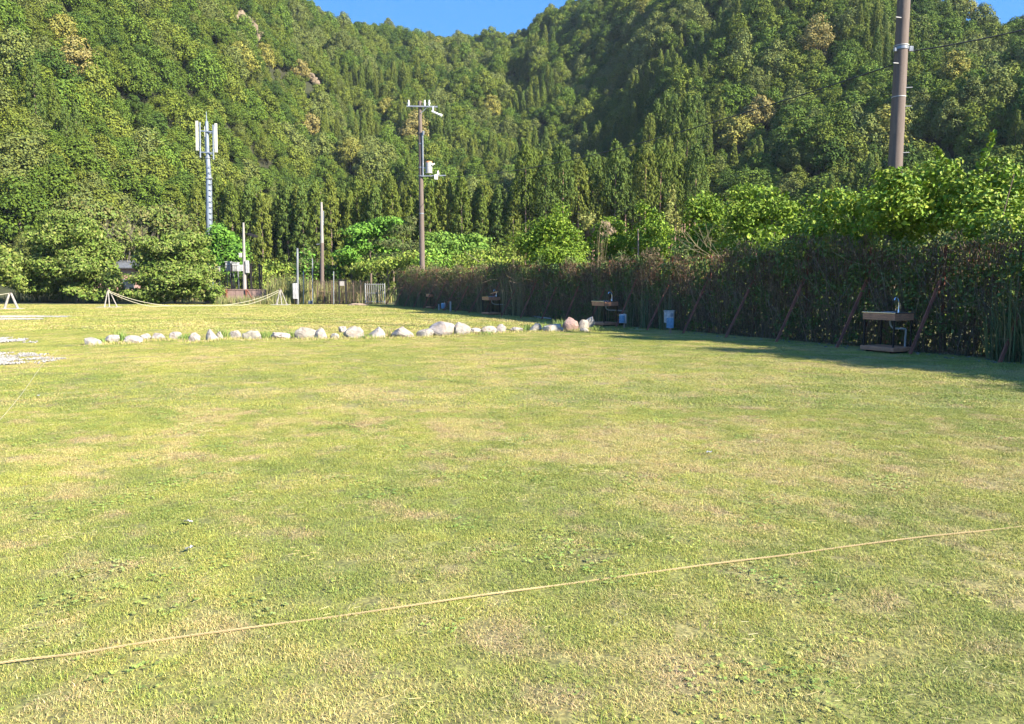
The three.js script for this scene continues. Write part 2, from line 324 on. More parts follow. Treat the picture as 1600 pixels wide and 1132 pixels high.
{ // clover: little three-part leaves lying flat
  const clover = [31, 32, 33].map((s) => { const R = rng(s), F = new Faces(); for (let i = 0; i < 14; i++) { const a = R() * 6.28, r = Math.sqrt(R()) * 0.12, c = V(Math.cos(a) * r, 0.007 + 0.009 * R(), Math.sin(a) * r), col = vary([1, 1, 1], R, 0.25), t0 = R() * 6; for (let k = 0; k < 3; k++) { const d = V(Math.cos(t0 + k * 2.09), 0, Math.sin(t0 + k * 2.09)); F.card(c.clone().addScaledVector(d, 0.007), V((R() - 0.5) * 0.6, 1, (R() - 0.5) * 0.6).normalize(), d, 0.014, 0.012, col); } } return F.geo(); });
  sprinkle('clover_patches', 'patches of low green clover leaves in the lawn', clover, 70, 2.0, 13, 1.2, (x, z, R) => vary(mix3([0.2, 0.3, 0.05], turf(x, z), 0.7 * R()), R, 0.2), 1, 25, (x, z, R) => fbm(x * 0.55 + 40, z * 0.8 + 3, 4) > 0.02 + 1.0 * R());
  const straw = [41, 42, 43].map((s) => { const R = rng(s), F = new Faces(); for (let i = 0; i < 12; i++) { const a = R() * 6.28, p = V((R() - 0.5) * 0.16, 0.02 + 0.02 * R(), (R() - 0.5) * 0.16), d = V(Math.cos(a), (R() - 0.5) * 0.25, Math.sin(a)), l = 0.02 + 0.07 * R() * R() * R(); F.stem(p, p.clone().addScaledVector(d, l), 0.0007, vary([1, 1, 1], R, 0.2)); } return F.geo(); });
  sprinkle('dry_grass_clippings', 'pale dry grass clippings lying on the lawn', straw, 20, 2.0, 11, 1.2, (x, z, R) => vary([0.5, 0.42, 0.22], R, 0.25), 1, 26, (x, z, R) => R() < 0.4 + 0.8 * fbm(x * 1.1, z * 1.1 + 20, 3));
}

// ---------------------------------------------------------------- forest on the hills
// crowns carry neutral leaf tints; each tree's own colour multiplies them
const TINT = [[1, 1, 1], [1.12, 1.08, 0.9], [0.86, 0.92, 1], [1.2, 1.12, 0.8]];
function broadCrown(seed, W, H, n, leaf) { // dome of unequal clumps, base at y = 0
  const R = rng(seed), F = new Faces(), k = 15 + Math.floor(R() * 7);
  for (let i = 0; i < k; i++) {
    const a = i * 2.4 + R() * 0.8, f = Math.sqrt((i + 0.4) / k), rr = f * W * 0.4 * (0.8 + 0.4 * R()), top = H * (0.86 - 0.5 * f * f) * (0.85 + 0.3 * R()), rc = W * (0.13 + 0.09 * R());
    const c = V(Math.cos(a) * rr, top, Math.sin(a) * rr), out = V(c.x, H * 0.35, c.z).normalize();
    clump(F, R, c, rc, rc * 0.78, rc, Math.round(n / k), leaf, leaf * 0.72, TINT, { out, upBias: 0.45, inner: 0.15 });
  }
  for (let i = 0; i < 8; i++) { const a = i * 0.785; clump(F, R, V(Math.cos(a) * W * 0.33, H * 0.3, Math.sin(a) * W * 0.33), W * 0.14, H * 0.17, W * 0.14, n / 28, leaf, leaf * 0.72, TINT, { inner: 0.2 }); }
  return F.geo();
}
function cedarCrown(seed, W, H, from, n, leaf, taper = 0.48) { // narrow spire of ragged branch puffs
  const R = rng(seed), F = new Faces(), k = 105;
  for (let i = 0; i < k; i++) {
    const f = i / (k - 1), y = lerp(from * H, H * 0.985, f), rad = W * 0.5 * Math.pow(1 - f, taper) * (0.75 + 0.35 * R()) * sstep(-0.25, 0.12, f), a = i * 2.399 + R() * 0.7;
    const rc = Math.max(0.12 * W, rad * 0.36) * (0.7 + 0.45 * R()), c = V(Math.cos(a) * (rad - rc * 0.5), y, Math.sin(a) * (rad - rc * 0.5)), out = V(Math.cos(a), 0.7, Math.sin(a)).normalize();
    for (let j = 0; j < n / k; j++) {
      const d = rdir(R).addScaledVector(out, 0.55).normalize(), p = c.clone().add(V(d.x * rc, d.y * rc * 1.25, d.z * rc).multiplyScalar(0.6 + 0.45 * R()));
      F.card(p, d.clone().addScaledVector(rdir(R), 0.6).normalize(), V(d.x * 0.6, 0.75, d.z * 0.6), leaf * (0.8 + 0.7 * R()), leaf * 0.5, vary(pick(TINT, R), R, 0.22));
    }
  }
  return F.geo();
}
const BROAD = [101, 102, 103, 104, 105, 106].map((s, i) => broadCrown(s, 5 + (i % 3) * 0.5, 5 + (i % 2) * 1.2, 4600, 0.27));
const CEDAR = [111, 112, 113, 114].map((s, i) => cedarCrown(s, 3.9, 12.5 + i * 0.5, 0.02, 6300, 0.29));
const CEDAR_BARE = [121, 122, 123].map((s) => cedarCrown(s, 3.7, 15, 0.6, 4200, 0.25, 0.34));
const forestMat = M.leafFar;
const tinted = new Map();
function tintMat(c) { const k = c.map((v) => v.toFixed(3)).join(); if (!tinted.has(k)) { const m = forestMat.clone(); m.color.setRGB(...c); tinted.set(k, m); } return tinted.get(k); }
const BROAD_TINTS = [[0.055, 0.1, 0.018], [0.075, 0.125, 0.019], [0.09, 0.14, 0.02], [0.115, 0.155, 0.022], [0.13, 0.165, 0.028], [0.095, 0.155, 0.022], [0.125, 0.155, 0.042]];
const CEDAR_TINTS = [[0.105, 0.14, 0.024], [0.095, 0.135, 0.024], [0.12, 0.15, 0.028], [0.085, 0.13, 0.028]];
const BLOOM_TINTS = [[0.25, 0.245, 0.06], [0.28, 0.245, 0.09], [0.23, 0.235, 0.055]];
const trunkShort = trunkGeo(V(0, -1.2, 0), V(0, 3.6, 0), 0.2, 0.1, rng(5), 4, 1.2), trunkTall = [cyl(V(0, -0.3, 0), V(0, 13, 0), 0.17, 0.05, 8)];
const trunkShortG = merge(trunkShort), trunkTallG = merge(trunkTall);

const OUTCROPS = [[1008, 168, 4.6, 'grey rock face showing through the trees of the right hill'], [1034, 184, 3, 'smaller grey rock at the foot of the rock face on the right hill'], [384, 18, 5, 'tan bare rock scar near the top of the left hill'], [490, 110, 3, 'narrow tan rock scar left of the saddle']];
const blooms = [[98, 55, 'uppermost on the left hill'], [122, 118, 'below the highest one on the left hill'], [372, 104, 'above the antenna mast'], [415, 96, 'right of another above the antenna mast'], [487, 205, 'halfway between the antenna mast and the far utility pole'], [548, 245, 'low on the slope left of the far utility pole'], [604, 172, 'just left of the top of the far utility pole'], [650, 214, 'directly behind the far utility pole'],
  [682, 68, 'close under the saddle of the ridge'], [770, 178, 'on the slope right of the far utility pole top'], [470, 110, 'beside the bare scar left of the saddle'], [1002, 18, 'high on the dark right hill above the grey rock'], [1152, 228, 'low on the right hill left of the near pole'], [1276, 68, 'on the right hill upper left of the near pole'], [1498, 22, 'right of the near pole at the ridge'], [1492, 122, 'right of the near pole at mid slope'], [1188, 186, 'midway up the right hill'], [1380, 236, 'behind the foot of the near pole'], [906, 150, 'in the gully left of the grey rock']];
{
  const R = rng(77), spots = [], bare = OUTCROPS.map(([x, y]) => meet(x, y)).filter((p) => p).map((p) => p.multiplyScalar(1 - 6 / p.length()));
  const bl = blooms.map(([x, y, w]) => ({ p: meet(x, y + 8), w })).filter((b) => b.p);
  for (let z = -88; z > -420; z -= 3.15) for (let x = -300; x < 300; x += 3.15) {
    const px = x + (R() - 0.5) * 3, pz = z + (R() - 0.5) * 3, { s, az, r } = hill(px, pz);
    const roll = R();
    if (Math.abs(az) > 43 || s < 0.0 || s > 1.07) continue;
    if (bare.some((b) => Math.hypot(b.x - px, b.z - pz) < 4.2)) continue;
    if (bl.some((b) => Math.hypot(b.p.x - px, b.p.z - pz) < 3)) continue;
    const con = noise2(px * 0.02 + 5, pz * 0.02) + 0.45 * noise2(px * 0.07, pz * 0.07) + (az > 2 ? 0.15 : az > -14 ? 0.2 : -0.45) - 0.5 * Math.abs(s - 0.2);
    spots.push({ x: px, z: pz, y: height(px, pz), r, con: con > 0.5 && s < 0.75, roll: R(), roll2: R() });
  }
  const score = (q) => 1 / q.r - 0.002 * (Math.abs(Math.atan2(q.x, -q.z)) > 0.62 ? 1 : 0);
  const byKind = [spots.filter((q) => !q.con).sort((a, b) => score(b) - score(a)), spots.filter((q) => q.con).sort((a, b) => score(b) - score(a))];
  const wood = new THREE.Group(); wood.name = 'hillside_forest'; scene.add(wood); tag(wood, 'dense mixed forest covering the upper slopes of the hills', 'forest', null, 'stuff');
  const shape = (q, con) => {
    const protos = con ? CEDAR : BROAD, i = Math.floor(q.roll * protos.length), sc = con ? 0.62 + 0.3 * q.roll2 : 0.74 + 0.55 * q.roll2 * q.roll2 + 0.1 * q.roll;
    const pat = noise2(q.x * 0.03 + 50, q.z * 0.03), tints = con ? CEDAR_TINTS : BROAD_TINTS, tint = tints[Math.floor(clamp(0.5 + 0.42 * pat + (q.roll - 0.5) * 0.9, 0, 0.999) * tints.length)];
    return { protos, i, sc, tint };
  };
  byKind.forEach((list, con) => {
    const most = con ? 130 : 270, inst = (con ? CEDAR : BROAD).map(() => []);
    list.forEach((q, n) => {
      const { protos, i, sc, tint } = shape(q, con);
      if (n < most) {
        const t = thing(con ? 'hillside_cedar' : 'hillside_tree', V(q.x, q.y - 0.3, q.z), con ? 'pointed dark green conifer on the lower hillside' : 'rounded green broadleaf tree on the lower hillside', 'tree', con ? 'conifers on the lower hillside' : 'broadleaf trees on the lower hillside');
        t.scale.setScalar(sc); t.rotation.y = q.roll2 * 6.28;
        part(t, 'trunk', con ? trunkTallG : trunkShortG, M.bark, true);
        const c = part(t, 'crown', protos[i], tintMat(tint), true); if (!con) c.position.y = 1.0;
      } else inst[i].push({ q, sc, tint });
    });
    inst.forEach((l, i) => {
      const im = new THREE.InstancedMesh((con ? CEDAR : BROAD)[i], forestMat, l.length); im.name = con ? 'conifer_crown' : 'broadleaf_crown'; im.userData.kind = 'stuff';
      l.forEach(({ q, sc, tint }, k) => { im.setMatrixAt(k, new THREE.Matrix4().compose(V(q.x, q.y + (con ? -0.3 : 0.6), q.z), new THREE.Quaternion().setFromAxisAngle(UPV, q.roll2 * 6.28), V(sc, sc * (0.9 + 0.3 * q.roll), sc))); const v = 0.88 + 0.3 * q.roll2; im.setColorAt(k, C(tint[0] * v, tint[1] * v, tint[2] * v)); });
      im.castShadow = im.receiveShadow = true; wood.add(im);
    });
  });
  { // young trees and undergrowth between the crowns
    const U = rng(78), fill = BROAD.map(() => []);
    for (const q of spots) if (q.r < 330 && U() < 0.8) fill[Math.floor(U() * 6)].push({ x: q.x + 1.6 + (U() - 0.5) * 2, z: q.z + 1.6 + (U() - 0.5) * 2, s: 0.42 + 0.35 * U(), a: U() * 6.28, t: pick(BROAD_TINTS, U) });
    fill.forEach((l, i) => { const im = new THREE.InstancedMesh(BROAD[i], forestMat, l.length); im.name = 'undergrowth'; im.userData.kind = 'stuff'; l.forEach((q, k) => { im.setMatrixAt(k, new THREE.Matrix4().compose(V(q.x, height(q.x, q.z) + 0.2, q.z), new THREE.Quaternion().setFromAxisAngle(UPV, q.a), V(q.s, q.s * 1.3, q.s))); im.setColorAt(k, C(...q.t)); }); im.castShadow = im.receiveShadow = true; wood.add(im); });
  }
  bl.forEach((b, k) => {
    const t = thing('blossoming_tree', b.p.clone().add(V(0, -0.3, 0)), `pale yellow blossoming tree ${b.w}`, 'tree', 'blossoming trees in the hill forest');
    t.scale.setScalar(1.15 + 0.4 * ((k * 7) % 5) / 5); t.rotation.y = k; part(t, 'trunk', trunkShortG, M.bark, true);
    const c = part(t, 'crown', BROAD[k % 6], tintMat(BLOOM_TINTS[k % 3]), true); c.position.y = 1.6;
  });
}
// outcrops of bare rock and a scar with dead branches
function boulderGeo(seed, sx, sy, sz, detail = 4, rough = 0.3, cuts = 9) {
  const R = rng(seed), g = new THREE.IcosahedronGeometry(1, detail), p = g.attributes.position, planes = Array.from({ length: cuts }, () => ({ d: rdir(R), k: 0.62 + 0.28 * R() })), o = R() * 50;
  const v = V();
  for (let i = 0; i < p.count; i++) {
    v.fromBufferAttribute(p, i); const d = v.clone().normalize(); let r = 1 + rough * 0.5 * noise3(d.x * 1.4 + o, d.y * 1.4, d.z * 1.4) + rough * 0.2 * noise3(d.x * 4 + o, d.y * 4, d.z * 4) + rough * 0.1 * noise3(d.x * 10 + o, d.y * 10, d.z * 10);
    for (const q of planes) { const c = d.dot(q.d); if (c * r > q.k) r = lerp(r, q.k / c, 0.85); }
    p.setXYZ(i, d.x * r * sx, d.y * r * sy, d.z * r * sz);
  }
  g.computeVertexNormals(); return g;
}
function stoneColours(g, seed, base, dark, stain) {
  const p = g.attributes.position, c = [], o = seed * 3.7; let s = 0.001; for (let i = 0; i < p.count; i++) s = Math.max(s, Math.abs(p.getX(i)), Math.abs(p.getY(i)));
  for (let i = 0; i < p.count; i++) { const x = p.getX(i) / s, y = p.getY(i) / s, z = p.getZ(i) / s, k = sstep(-0.1, 0.6, noise3(x * 2 + o, y * 2, z * 2) + 0.5 * noise3(x * 7 + o, y * 7, z * 7)), t = sstep(0.25, 0.6, noise3(x * 1.5 - o, y * 1.5, z * 1.5)); c.push(...mix3(mix3(base, dark, k * 0.75), stain, t * 0.5)); }
  g.setAttribute('color', new THREE.Float32BufferAttribute(c, 3)); return g;
}
for (const [px, py, s, lab] of OUTCROPS) {
  const p = meet(px, py); if (!p) continue;
  const tan = py < 150 && px < 600, R = rng(px), toCam = V(-p.x, 0, -p.z).normalize(), side = V(toCam.z, 0, -toCam.x), o = thing('rock_outcrop', p.clone(), lab, 'rock');
  for (let k = 0; k < 9; k++) { // jagged slabs lying against the slope
    const a = (R() - 0.5) * s * 1.7, u = (R() - 0.4) * s * 1.6, q = p.clone().addScaledVector(side, a).addScaledVector(toCam, 3.4 - u * 0.6), w = s * (0.22 + 0.26 * R());
    const g = stoneColours(boulderGeo(px + k * 31, w * 1.2, w * (0.8 + 0.9 * R()), w * 0.7, 3, 1.1, 22).rotateY(R() * 6).rotateZ((R() - 0.5) * 0.8), px + k, tan ? [0.24, 0.185, 0.125] : [0.17, 0.165, 0.16], tan ? [0.14, 0.105, 0.07] : [0.08, 0.08, 0.08], tan ? [0.2, 0.17, 0.1] : [0.11, 0.12, 0.07]);
    part(o, 'slab', g.translate(q.x, height(q.x, q.z) + 1.1 + w * 0.5, q.z), M.stone);
  }
}

// ---------------------------------------------------------------- cedar plantation at the foot of the hill
{
  const R = rng(404); let n = 0;
  for (let row = 0; row < 12; row++) {
    const depth = 96 + row * 4.2;
    for (let px = 322; px < 1290; px += 2.05 * FOCAL / depth) {
      if (n >= 296) break;
      const x = (px + (R() - 0.5) * 14 - 800) / FOCAL * depth, z = -depth + (R() - 0.5) * 2.4, bare = px > 806 + row * 4; if (px > 1085) continue; const tall = 0.84 + 0.3 * R();
      if (!bare && row > 4) continue; if (px > 1080 && row > 3) continue;
      const want = (bare ? 17 * tall : 13.4 * (0.93 + 0.12 * R())) + row * 0.35, sc = want / (bare ? 15 : 13);
      const t = thing(bare ? 'pruned_cedar' : 'cedar_tree', V(x, height(x, z), z), bare ? 'tall cedar with a bare trunk and high crown behind the fence shrubs' : 'dense narrow cedar in the plantation wall behind the poles', 'tree', bare ? 'pruned cedars with bare trunks' : 'cedars of the plantation wall');
      t.rotation.y = R() * 6.28; t.scale.set(bare ? 0.95 : sc * 0.95, sc, bare ? 0.95 : sc * 0.95);
      part(t, 'trunk', trunkTallG, bare ? M.barkRed : M.bark, true);
      part(t, 'crown', bare ? pick(CEDAR_BARE, R) : pick(CEDAR, R), tintMat(pick(CEDAR_TINTS, R)), true); n++;
    }
  }
}
// ---------------------------------------------------------------- trees and shrubs of the middle distance
function shrub(name, label, cat, blobs, leaf, wid, cols, { seed = 1, dens = 60, trunk = true, mat = M.leaf, folded = false, group, bark = M.bark, inner = 0.22, upBias = 0.35, core = 0, jit = 0.5, rag = 0, swell = 0.95 } = {}) {
  // blobs: [px, py, depth, radius in px across, up, (depth factor)]
  const R = rng(seed), F = new Faces(); let sx = 0, sz = 0;
  const list = blobs.map((q) => { if (q.c) { sx += q.c.x; sz += q.c.z; return { c: q.c, rx: q.rx, ry: q.ry, rz: q.rx }; } const [px, py, d, rx, ry, k = 1] = q; const c = at(px, py, d), s = d / FOCAL; sx += c.x; sz += c.z; return { c, rx: rx * s, ry: ry * s, rz: rx * s * k }; });
  const base = V(sx / list.length, 0, sz / list.length); base.y = height(base.x, base.z);
  const mid = list.reduce((a, b) => a.add(b.c), V()).divideScalar(list.length);
  for (const b of list) {
    const n = Math.round(dens * 4 * (b.rx * b.ry + b.rx * b.rz + b.ry * b.rz) / 3), sub = Math.max(5, Math.round(b.rx * b.ry * 2.6)), sz2 = Math.pow(1 / sub, 0.38) * swell;
    for (let i = 0; i < sub; i++) { // each mass is broken into smaller sprays of foliage
      const d = rdir(R), k = 0.35 + 0.55 * Math.sqrt(R()), c = b.c.clone().add(V(d.x * b.rx * k, d.y * b.ry * k, d.z * b.rz * k));
      clump(F, R, c, b.rx * sz2 * (0.75 + 0.5 * R()), b.ry * sz2 * 0.8, b.rz * sz2, Math.ceil(n / sub), leaf, wid, cols, { out: c.clone().sub(mid).add(V(0, 0.3, 0)).normalize(), folded, inner, upBias, jit, rag });
    }
  }
  if (core) for (const b of list) for (let i = 0, n = Math.round(core * 4 * b.rx * b.ry * b.rz); i < n; i++) { // leaves filling the inside of each mass
    const d = rdir(R).multiplyScalar(Math.cbrt(R()) * 0.78); F.card(b.c.clone().add(V(d.x * b.rx, d.y * b.ry, d.z * b.rz)), rdir(R), rdir(R), leaf * 1.5, wid * 1.8, vary(pick(cols, R), R));
  }
  const t = thing(name, base, label, cat, group);
  if (trunk) { const top = mid.clone(); part(t, 'trunk', trunkGeo(base.clone().setY(base.y - 0.1), top, 0.05 + 0.018 * top.y, 0.04, R, 5, Math.min(1.6, list[0].rx)), bark); }
  part(t, 'crown', F.geo(), mat);
  return t;
}
const OLIVE = [[0.115, 0.18, 0.03], [0.105, 0.165, 0.028], [0.13, 0.19, 0.034], [0.16, 0.21, 0.042], [0.22, 0.25, 0.075]], FRESH = [[0.11, 0.25, 0.03], [0.14, 0.28, 0.035], [0.09, 0.2, 0.03]], LIMEY = [[0.2, 0.27, 0.04], [0.15, 0.23, 0.035], [0.24, 0.28, 0.06]], PINE = [[0.07, 0.11, 0.03], [0.1, 0.13, 0.04], [0.12, 0.13, 0.05]];
const far = { mat: M.leafFar, dens: 130, core: 40, swell: 1.08 };
shrub('evergreen_tree', 'large rounded evergreen tree with pale leaf tips, tallest at the left edge of lawn', 'tree', [[112, 372, 61, 62, 38], [75, 385, 61, 36, 34], [150, 392, 61, 36, 36], [100, 345, 61, 36, 20], [110, 420, 60, 64, 28], [64, 422, 60, 30, 28], [158, 424, 60, 34, 30], [140, 452, 59.5, 30, 16], [150, 462, 58.5, 32, 12], [178, 452, 58.5, 20, 16], [60, 448, 60, 26, 14]], 0.2, 0.1, OLIVE, { ...far, seed: 201, dens: 230, swell: 0.88 });
shrub('evergreen_tree', 'rounded evergreen tree reaching the ground, between the house wall and the retaining wall', 'tree', [[272, 392, 58, 52, 30], [232, 408, 58, 34, 30], [312, 410, 58, 32, 32], [272, 430, 57.5, 66, 34], [250, 458, 57, 44, 18], [318, 455, 57, 30, 20], [338, 466, 56.5, 14, 10], [216, 460, 57, 28, 14], [232, 436, 57.5, 20, 22]], 0.2, 0.1, OLIVE, { ...far, seed: 202, dens: 230, swell: 0.9 });
shrub('evergreen_tree', 'evergreen tree cut by the left edge of the picture', 'tree', [[-8, 405, 59, 40, 30], [10, 425, 58, 26, 30], [-30, 435, 58, 40, 24]], 0.25, 0.12, [[0.19, 0.23, 0.05], ...OLIVE], { ...far, seed: 203 });
shrub('shade_shrub', 'dark shrub in the shade below the large evergreen tree', 'shrub', [[60, 446, 64, 46, 18], [110, 450, 64, 40, 16]], 0.2, 0.1, OLIVE, { ...far, seed: 204, trunk: false });
shrub('olive_thicket', 'loose olive green thicket behind the two evergreen trees', 'shrub', [[160, 345, 80, 50, 30], [250, 350, 80, 56, 34], [205, 375, 78, 50, 30], [290, 372, 78, 30, 30], [120, 330, 82, 30, 20]], 0.3, 0.15, [[0.14, 0.18, 0.04], [0.17, 0.17, 0.06], [0.11, 0.16, 0.035]], { ...far, seed: 205, dens: 40 });
{ // leafless grey shrub in the thicket
  const R = rng(206), F = new Faces(), base = at(200, 400, 76).setY(0);
  const grow = (p, d, l, w, k) => { const e = p.clone().addScaledVector(d, l); F.stem(p, e, w, vary([0.26, 0.22, 0.16], R, 0.15)); if (k > 0) for (let i = 0; i < 3; i++) grow(e, d.clone().addScaledVector(rdir(R), 0.55).addScaledVector(UPV, 0.15).normalize(), l * (0.6 + 0.25 * R()), w * 0.62, k - 1); };
  for (let i = 0; i < 5; i++) grow(base.clone().add(V((R() - 0.5) * 1.6, -0.1, (R() - 0.5))), V((R() - 0.5) * 0.5, 1, (R() - 0.5) * 0.5).normalize(), 2.5, 0.06, 4);
  const t = thing('bare_shrub', base, 'leafless grey shrub between the two evergreen trees, behind them', 'shrub'); part(t, 'branches', F.geo(), M.leafMat);
}
shrub('fresh_green_tree', 'fresh green tree behind the lamp pole, right of the antenna mast', 'tree', [[350, 378, 70, 30, 24], [330, 392, 70, 24, 26], [368, 398, 69, 22, 20], [355, 415, 69, 34, 20]], 0.26, 0.13, FRESH, { ...far, seed: 207 });
shrub('green_bush', 'low green bush right of the equipment compound', 'bush', [[425, 420, 66, 24, 18], [410, 432, 64, 20, 18], [452, 430, 66, 22, 18]], 0.22, 0.11, LIMEY, { ...far, seed: 208 });
shrub('green_bush', 'green bush behind the silver post', 'bush', [[478, 405, 68, 18, 22], [490, 425, 66, 26, 22], [470, 432, 66, 18, 16], [520, 428, 66, 22, 18]], 0.22, 0.11, [...FRESH, ...PINE], { ...far, seed: 209 });
shrub('fresh_green_tree', 'bright green spreading tree left of the far utility pole', 'tree', [[575, 360, 66, 38, 14], [602, 352, 66, 26, 12], [560, 382, 66, 26, 16], [548, 400, 65, 22, 18], [600, 385, 67, 24, 18]], 0.26, 0.12, FRESH, { ...far, seed: 210 });
shrub('pine_tree', 'dark spreading pine in front of the far utility pole', 'tree', [[632, 362, 64, 22, 10], [612, 382, 63, 26, 9], [640, 386, 62, 22, 10], [622, 402, 62, 28, 10], [640, 345, 65, 14, 9]], 0.22, 0.06, PINE, { ...far, seed: 211, dens: 110 });
shrub('fresh_green_tree', 'light green flat topped tree right of the far utility pole', 'tree', [[690, 372, 66, 32, 12], [728, 376, 66, 30, 12], [710, 392, 64, 44, 14], [670, 388, 64, 20, 14], [750, 388, 64, 20, 10]], 0.24, 0.12, [[0.15, 0.25, 0.04], [0.12, 0.22, 0.035]], { ...far, seed: 212 });
shrub('green_bush', 'green bush behind the far end of the fence', 'bush', [[620, 412, 58, 34, 14], [655, 408, 57, 30, 16], [585, 416, 60, 24, 14], [560, 420, 61, 20, 14]], 0.2, 0.1, LIMEY, { ...far, seed: 213 });
shrub('green_bush', 'lime green bush foot of the far utility pole', 'bush', [[672, 402, 53, 22, 16], [695, 408, 52, 20, 16]], 0.16, 0.08, [[0.16, 0.3, 0.04], [0.2, 0.32, 0.05]], { ...far, seed: 214 });
shrub('green_bush', 'loose lime bush over the fence right of the far utility pole', 'bush', [[745, 402, 50, 30, 14], [785, 398, 47, 24, 18], [770, 412, 46, 30, 14], [720, 408, 52, 20, 12]], 0.15, 0.07, LIMEY, { ...far, seed: 215 });
shrub('bamboo_clump', 'feathery yellow green bamboo rising behind the shrubs', 'bamboo', [[1048, 318, 60, 9, 30], [1052, 345, 60, 16, 18], [920, 345, 58, 14, 16]], 0.3, 0.07, [[0.24, 0.25, 0.07], [0.2, 0.22, 0.06]], { ...far, seed: 216, trunk: false });

// glossy shrubs just behind the fence
const GLOSS = [[0.14, 0.24, 0.016], [0.18, 0.28, 0.02], [0.09, 0.17, 0.015], [0.24, 0.33, 0.035]];
const near = { folded: true, dens: 560, inner: 0.15, core: 150, jit: 0.7, rag: 0.35 };
shrub('citrus_tree', 'tallest glossy green citrus tree left of the fence shrubs', 'tree', [[872, 352, 35, 27.84, 27.36], [860, 372, 35, 46.4, 34.2], [888, 385, 34.5, 30.16, 34.2], [832, 382, 35.5, 25.52, 29.64], [860, 410, 34.5, 51.04, 29.64]], 0.11, 0.055, GLOSS, { ...near, seed: 221 });
shrub('citrus_tree', 'small glossy green citrus tree above the second sink', 'tree', [[955, 358, 31, 27.84, 25.08], [945, 380, 31, 37.12, 27.36], [970, 388, 30.5, 23.2, 27.36], [950, 410, 30.5, 41.76, 25.08]], 0.11, 0.055, GLOSS, { ...near, seed: 222 });
shrub('citrus_tree', 'glossy green citrus tree behind the pale stake', 'tree', [[1012, 342, 29.5, 18.56, 27.36], [1028, 365, 29.5, 32.48, 27.36], [1000, 378, 29.5, 27.84, 27.36], [1035, 390, 29, 30.16, 27.36], [1015, 412, 29, 46.4, 20.52]], 0.11, 0.055, GLOSS, { ...near, seed: 223 });
shrub('citrus_tree', 'glossy green citrus tree with rounded top between stake and vine heap', 'tree', [[1095, 318, 27, 25.52, 25.08], [1120, 336, 27, 25.52, 27.36], [1092, 350, 27, 34.8, 29.64], [1112, 378, 26.5, 34.8, 25.08], [1075, 388, 26.5, 30.16, 25.08]], 0.11, 0.055, GLOSS, { ...near, seed: 224 });
shrub('citrus_tree', 'broad glossy green citrus tree left of the vine heap', 'tree', [[1195, 312, 25, 46.4, 29.64], [1165, 338, 25, 37.12, 34.2], [1228, 340, 25, 41.76, 31.92], [1250, 362, 24.5, 34.8, 27.36], [1190, 372, 24.5, 53.36, 29.64]], 0.108, 0.054, GLOSS, { ...near, seed: 225 });
shrub('shade_shrub', 'dark undergrowth below the citrus trees behind the far fence', 'shrub', [[860, 440, 36, 50, 28], [920, 440, 33, 40, 30], [790, 440, 42, 40, 22], [710, 445, 48, 44, 20]], 0.13, 0.06, GLOSS, { folded: true, dens: 170, seed: 226, trunk: false });
shrub('shade_shrub', 'dark undergrowth behind the fence at the second sink', 'shrub', [[980, 440, 30, 42, 36], [1050, 440, 27.5, 46, 40], [1130, 440, 25, 50, 46]], 0.13, 0.06, GLOSS, { folded: true, dens: 170, seed: 227, trunk: false });
shrub('shade_shrub', 'dark undergrowth behind the fence at the nearest sink', 'shrub', [[1220, 440, 23, 60, 55], [1320, 440, 21, 64, 64], [1430, 440, 18.8, 70, 76], [1540, 440, 17, 76, 90], [1680, 440, 15.4, 84, 100], [1850, 440, 13.6, 100, 110]], 0.13, 0.06, GLOSS, { folded: true, dens: 140, seed: 228, trunk: false });
// climbing vine heaped over the fence at the right
const KUD = [[0.16, 0.27, 0.018], [0.2, 0.31, 0.022], [0.1, 0.19, 0.016], [0.28, 0.35, 0.04]];
const vine = { folded: true, dens: 720, trunk: false, inner: 0.15, core: 160, jit: 0.8, rag: 0.5, swell: 1.1, upBias: 0.55 };
shrub('climbing_vine', 'bright leafy vine draped over the fence left of the near pole', 'vine', [[1300, 330, 20.6, 38, 26], [1350, 322, 19.6, 40, 28], [1285, 362, 20.6, 44, 22], [1340, 362, 19.6, 44, 30], [1380, 340, 19, 30, 30], [1312, 310, 21, 20, 16], [1392, 296, 17.6, 30, 26], [1402, 288, 17.5, 26, 20], [1400, 335, 17.5, 40, 30], [1395, 318, 17.2, 34, 30], [1398, 278, 17.7, 30, 16]], 0.095, 0.062, KUD, { ...vine, seed: 231 });
shrub('climbing_vine', 'high heap of leafy vine right of the near pole', 'vine', [[1452, 292, 18, 52, 30], [1520, 292, 17.6, 52, 28], [1580, 290, 17, 44, 30], [1480, 330, 17.6, 70, 30], [1560, 330, 16.8, 60, 34], [1440, 350, 17.7, 50, 30], [1470, 262, 18.2, 28, 12], [1545, 360, 16.2, 60, 30]], 0.095, 0.062, KUD, { ...vine, seed: 232 });
shrub('climbing_vine', 'leafy vine heap cut by the right edge of the picture', 'vine', Array.from({ length: 18 }, (_, i) => ({ c: fp(-3.2 - i * 0.55, -0.35 + 0.4 * Math.sin(i * 2.3), 2.6 + 0.75 * Math.abs(Math.sin(i * 1.7)) + (i % 3) * 0.3), rx: 0.75, ry: 0.65 + 0.15 * (i % 2) })), 0.095, 0.062, KUD, { ...vine, seed: 233 });
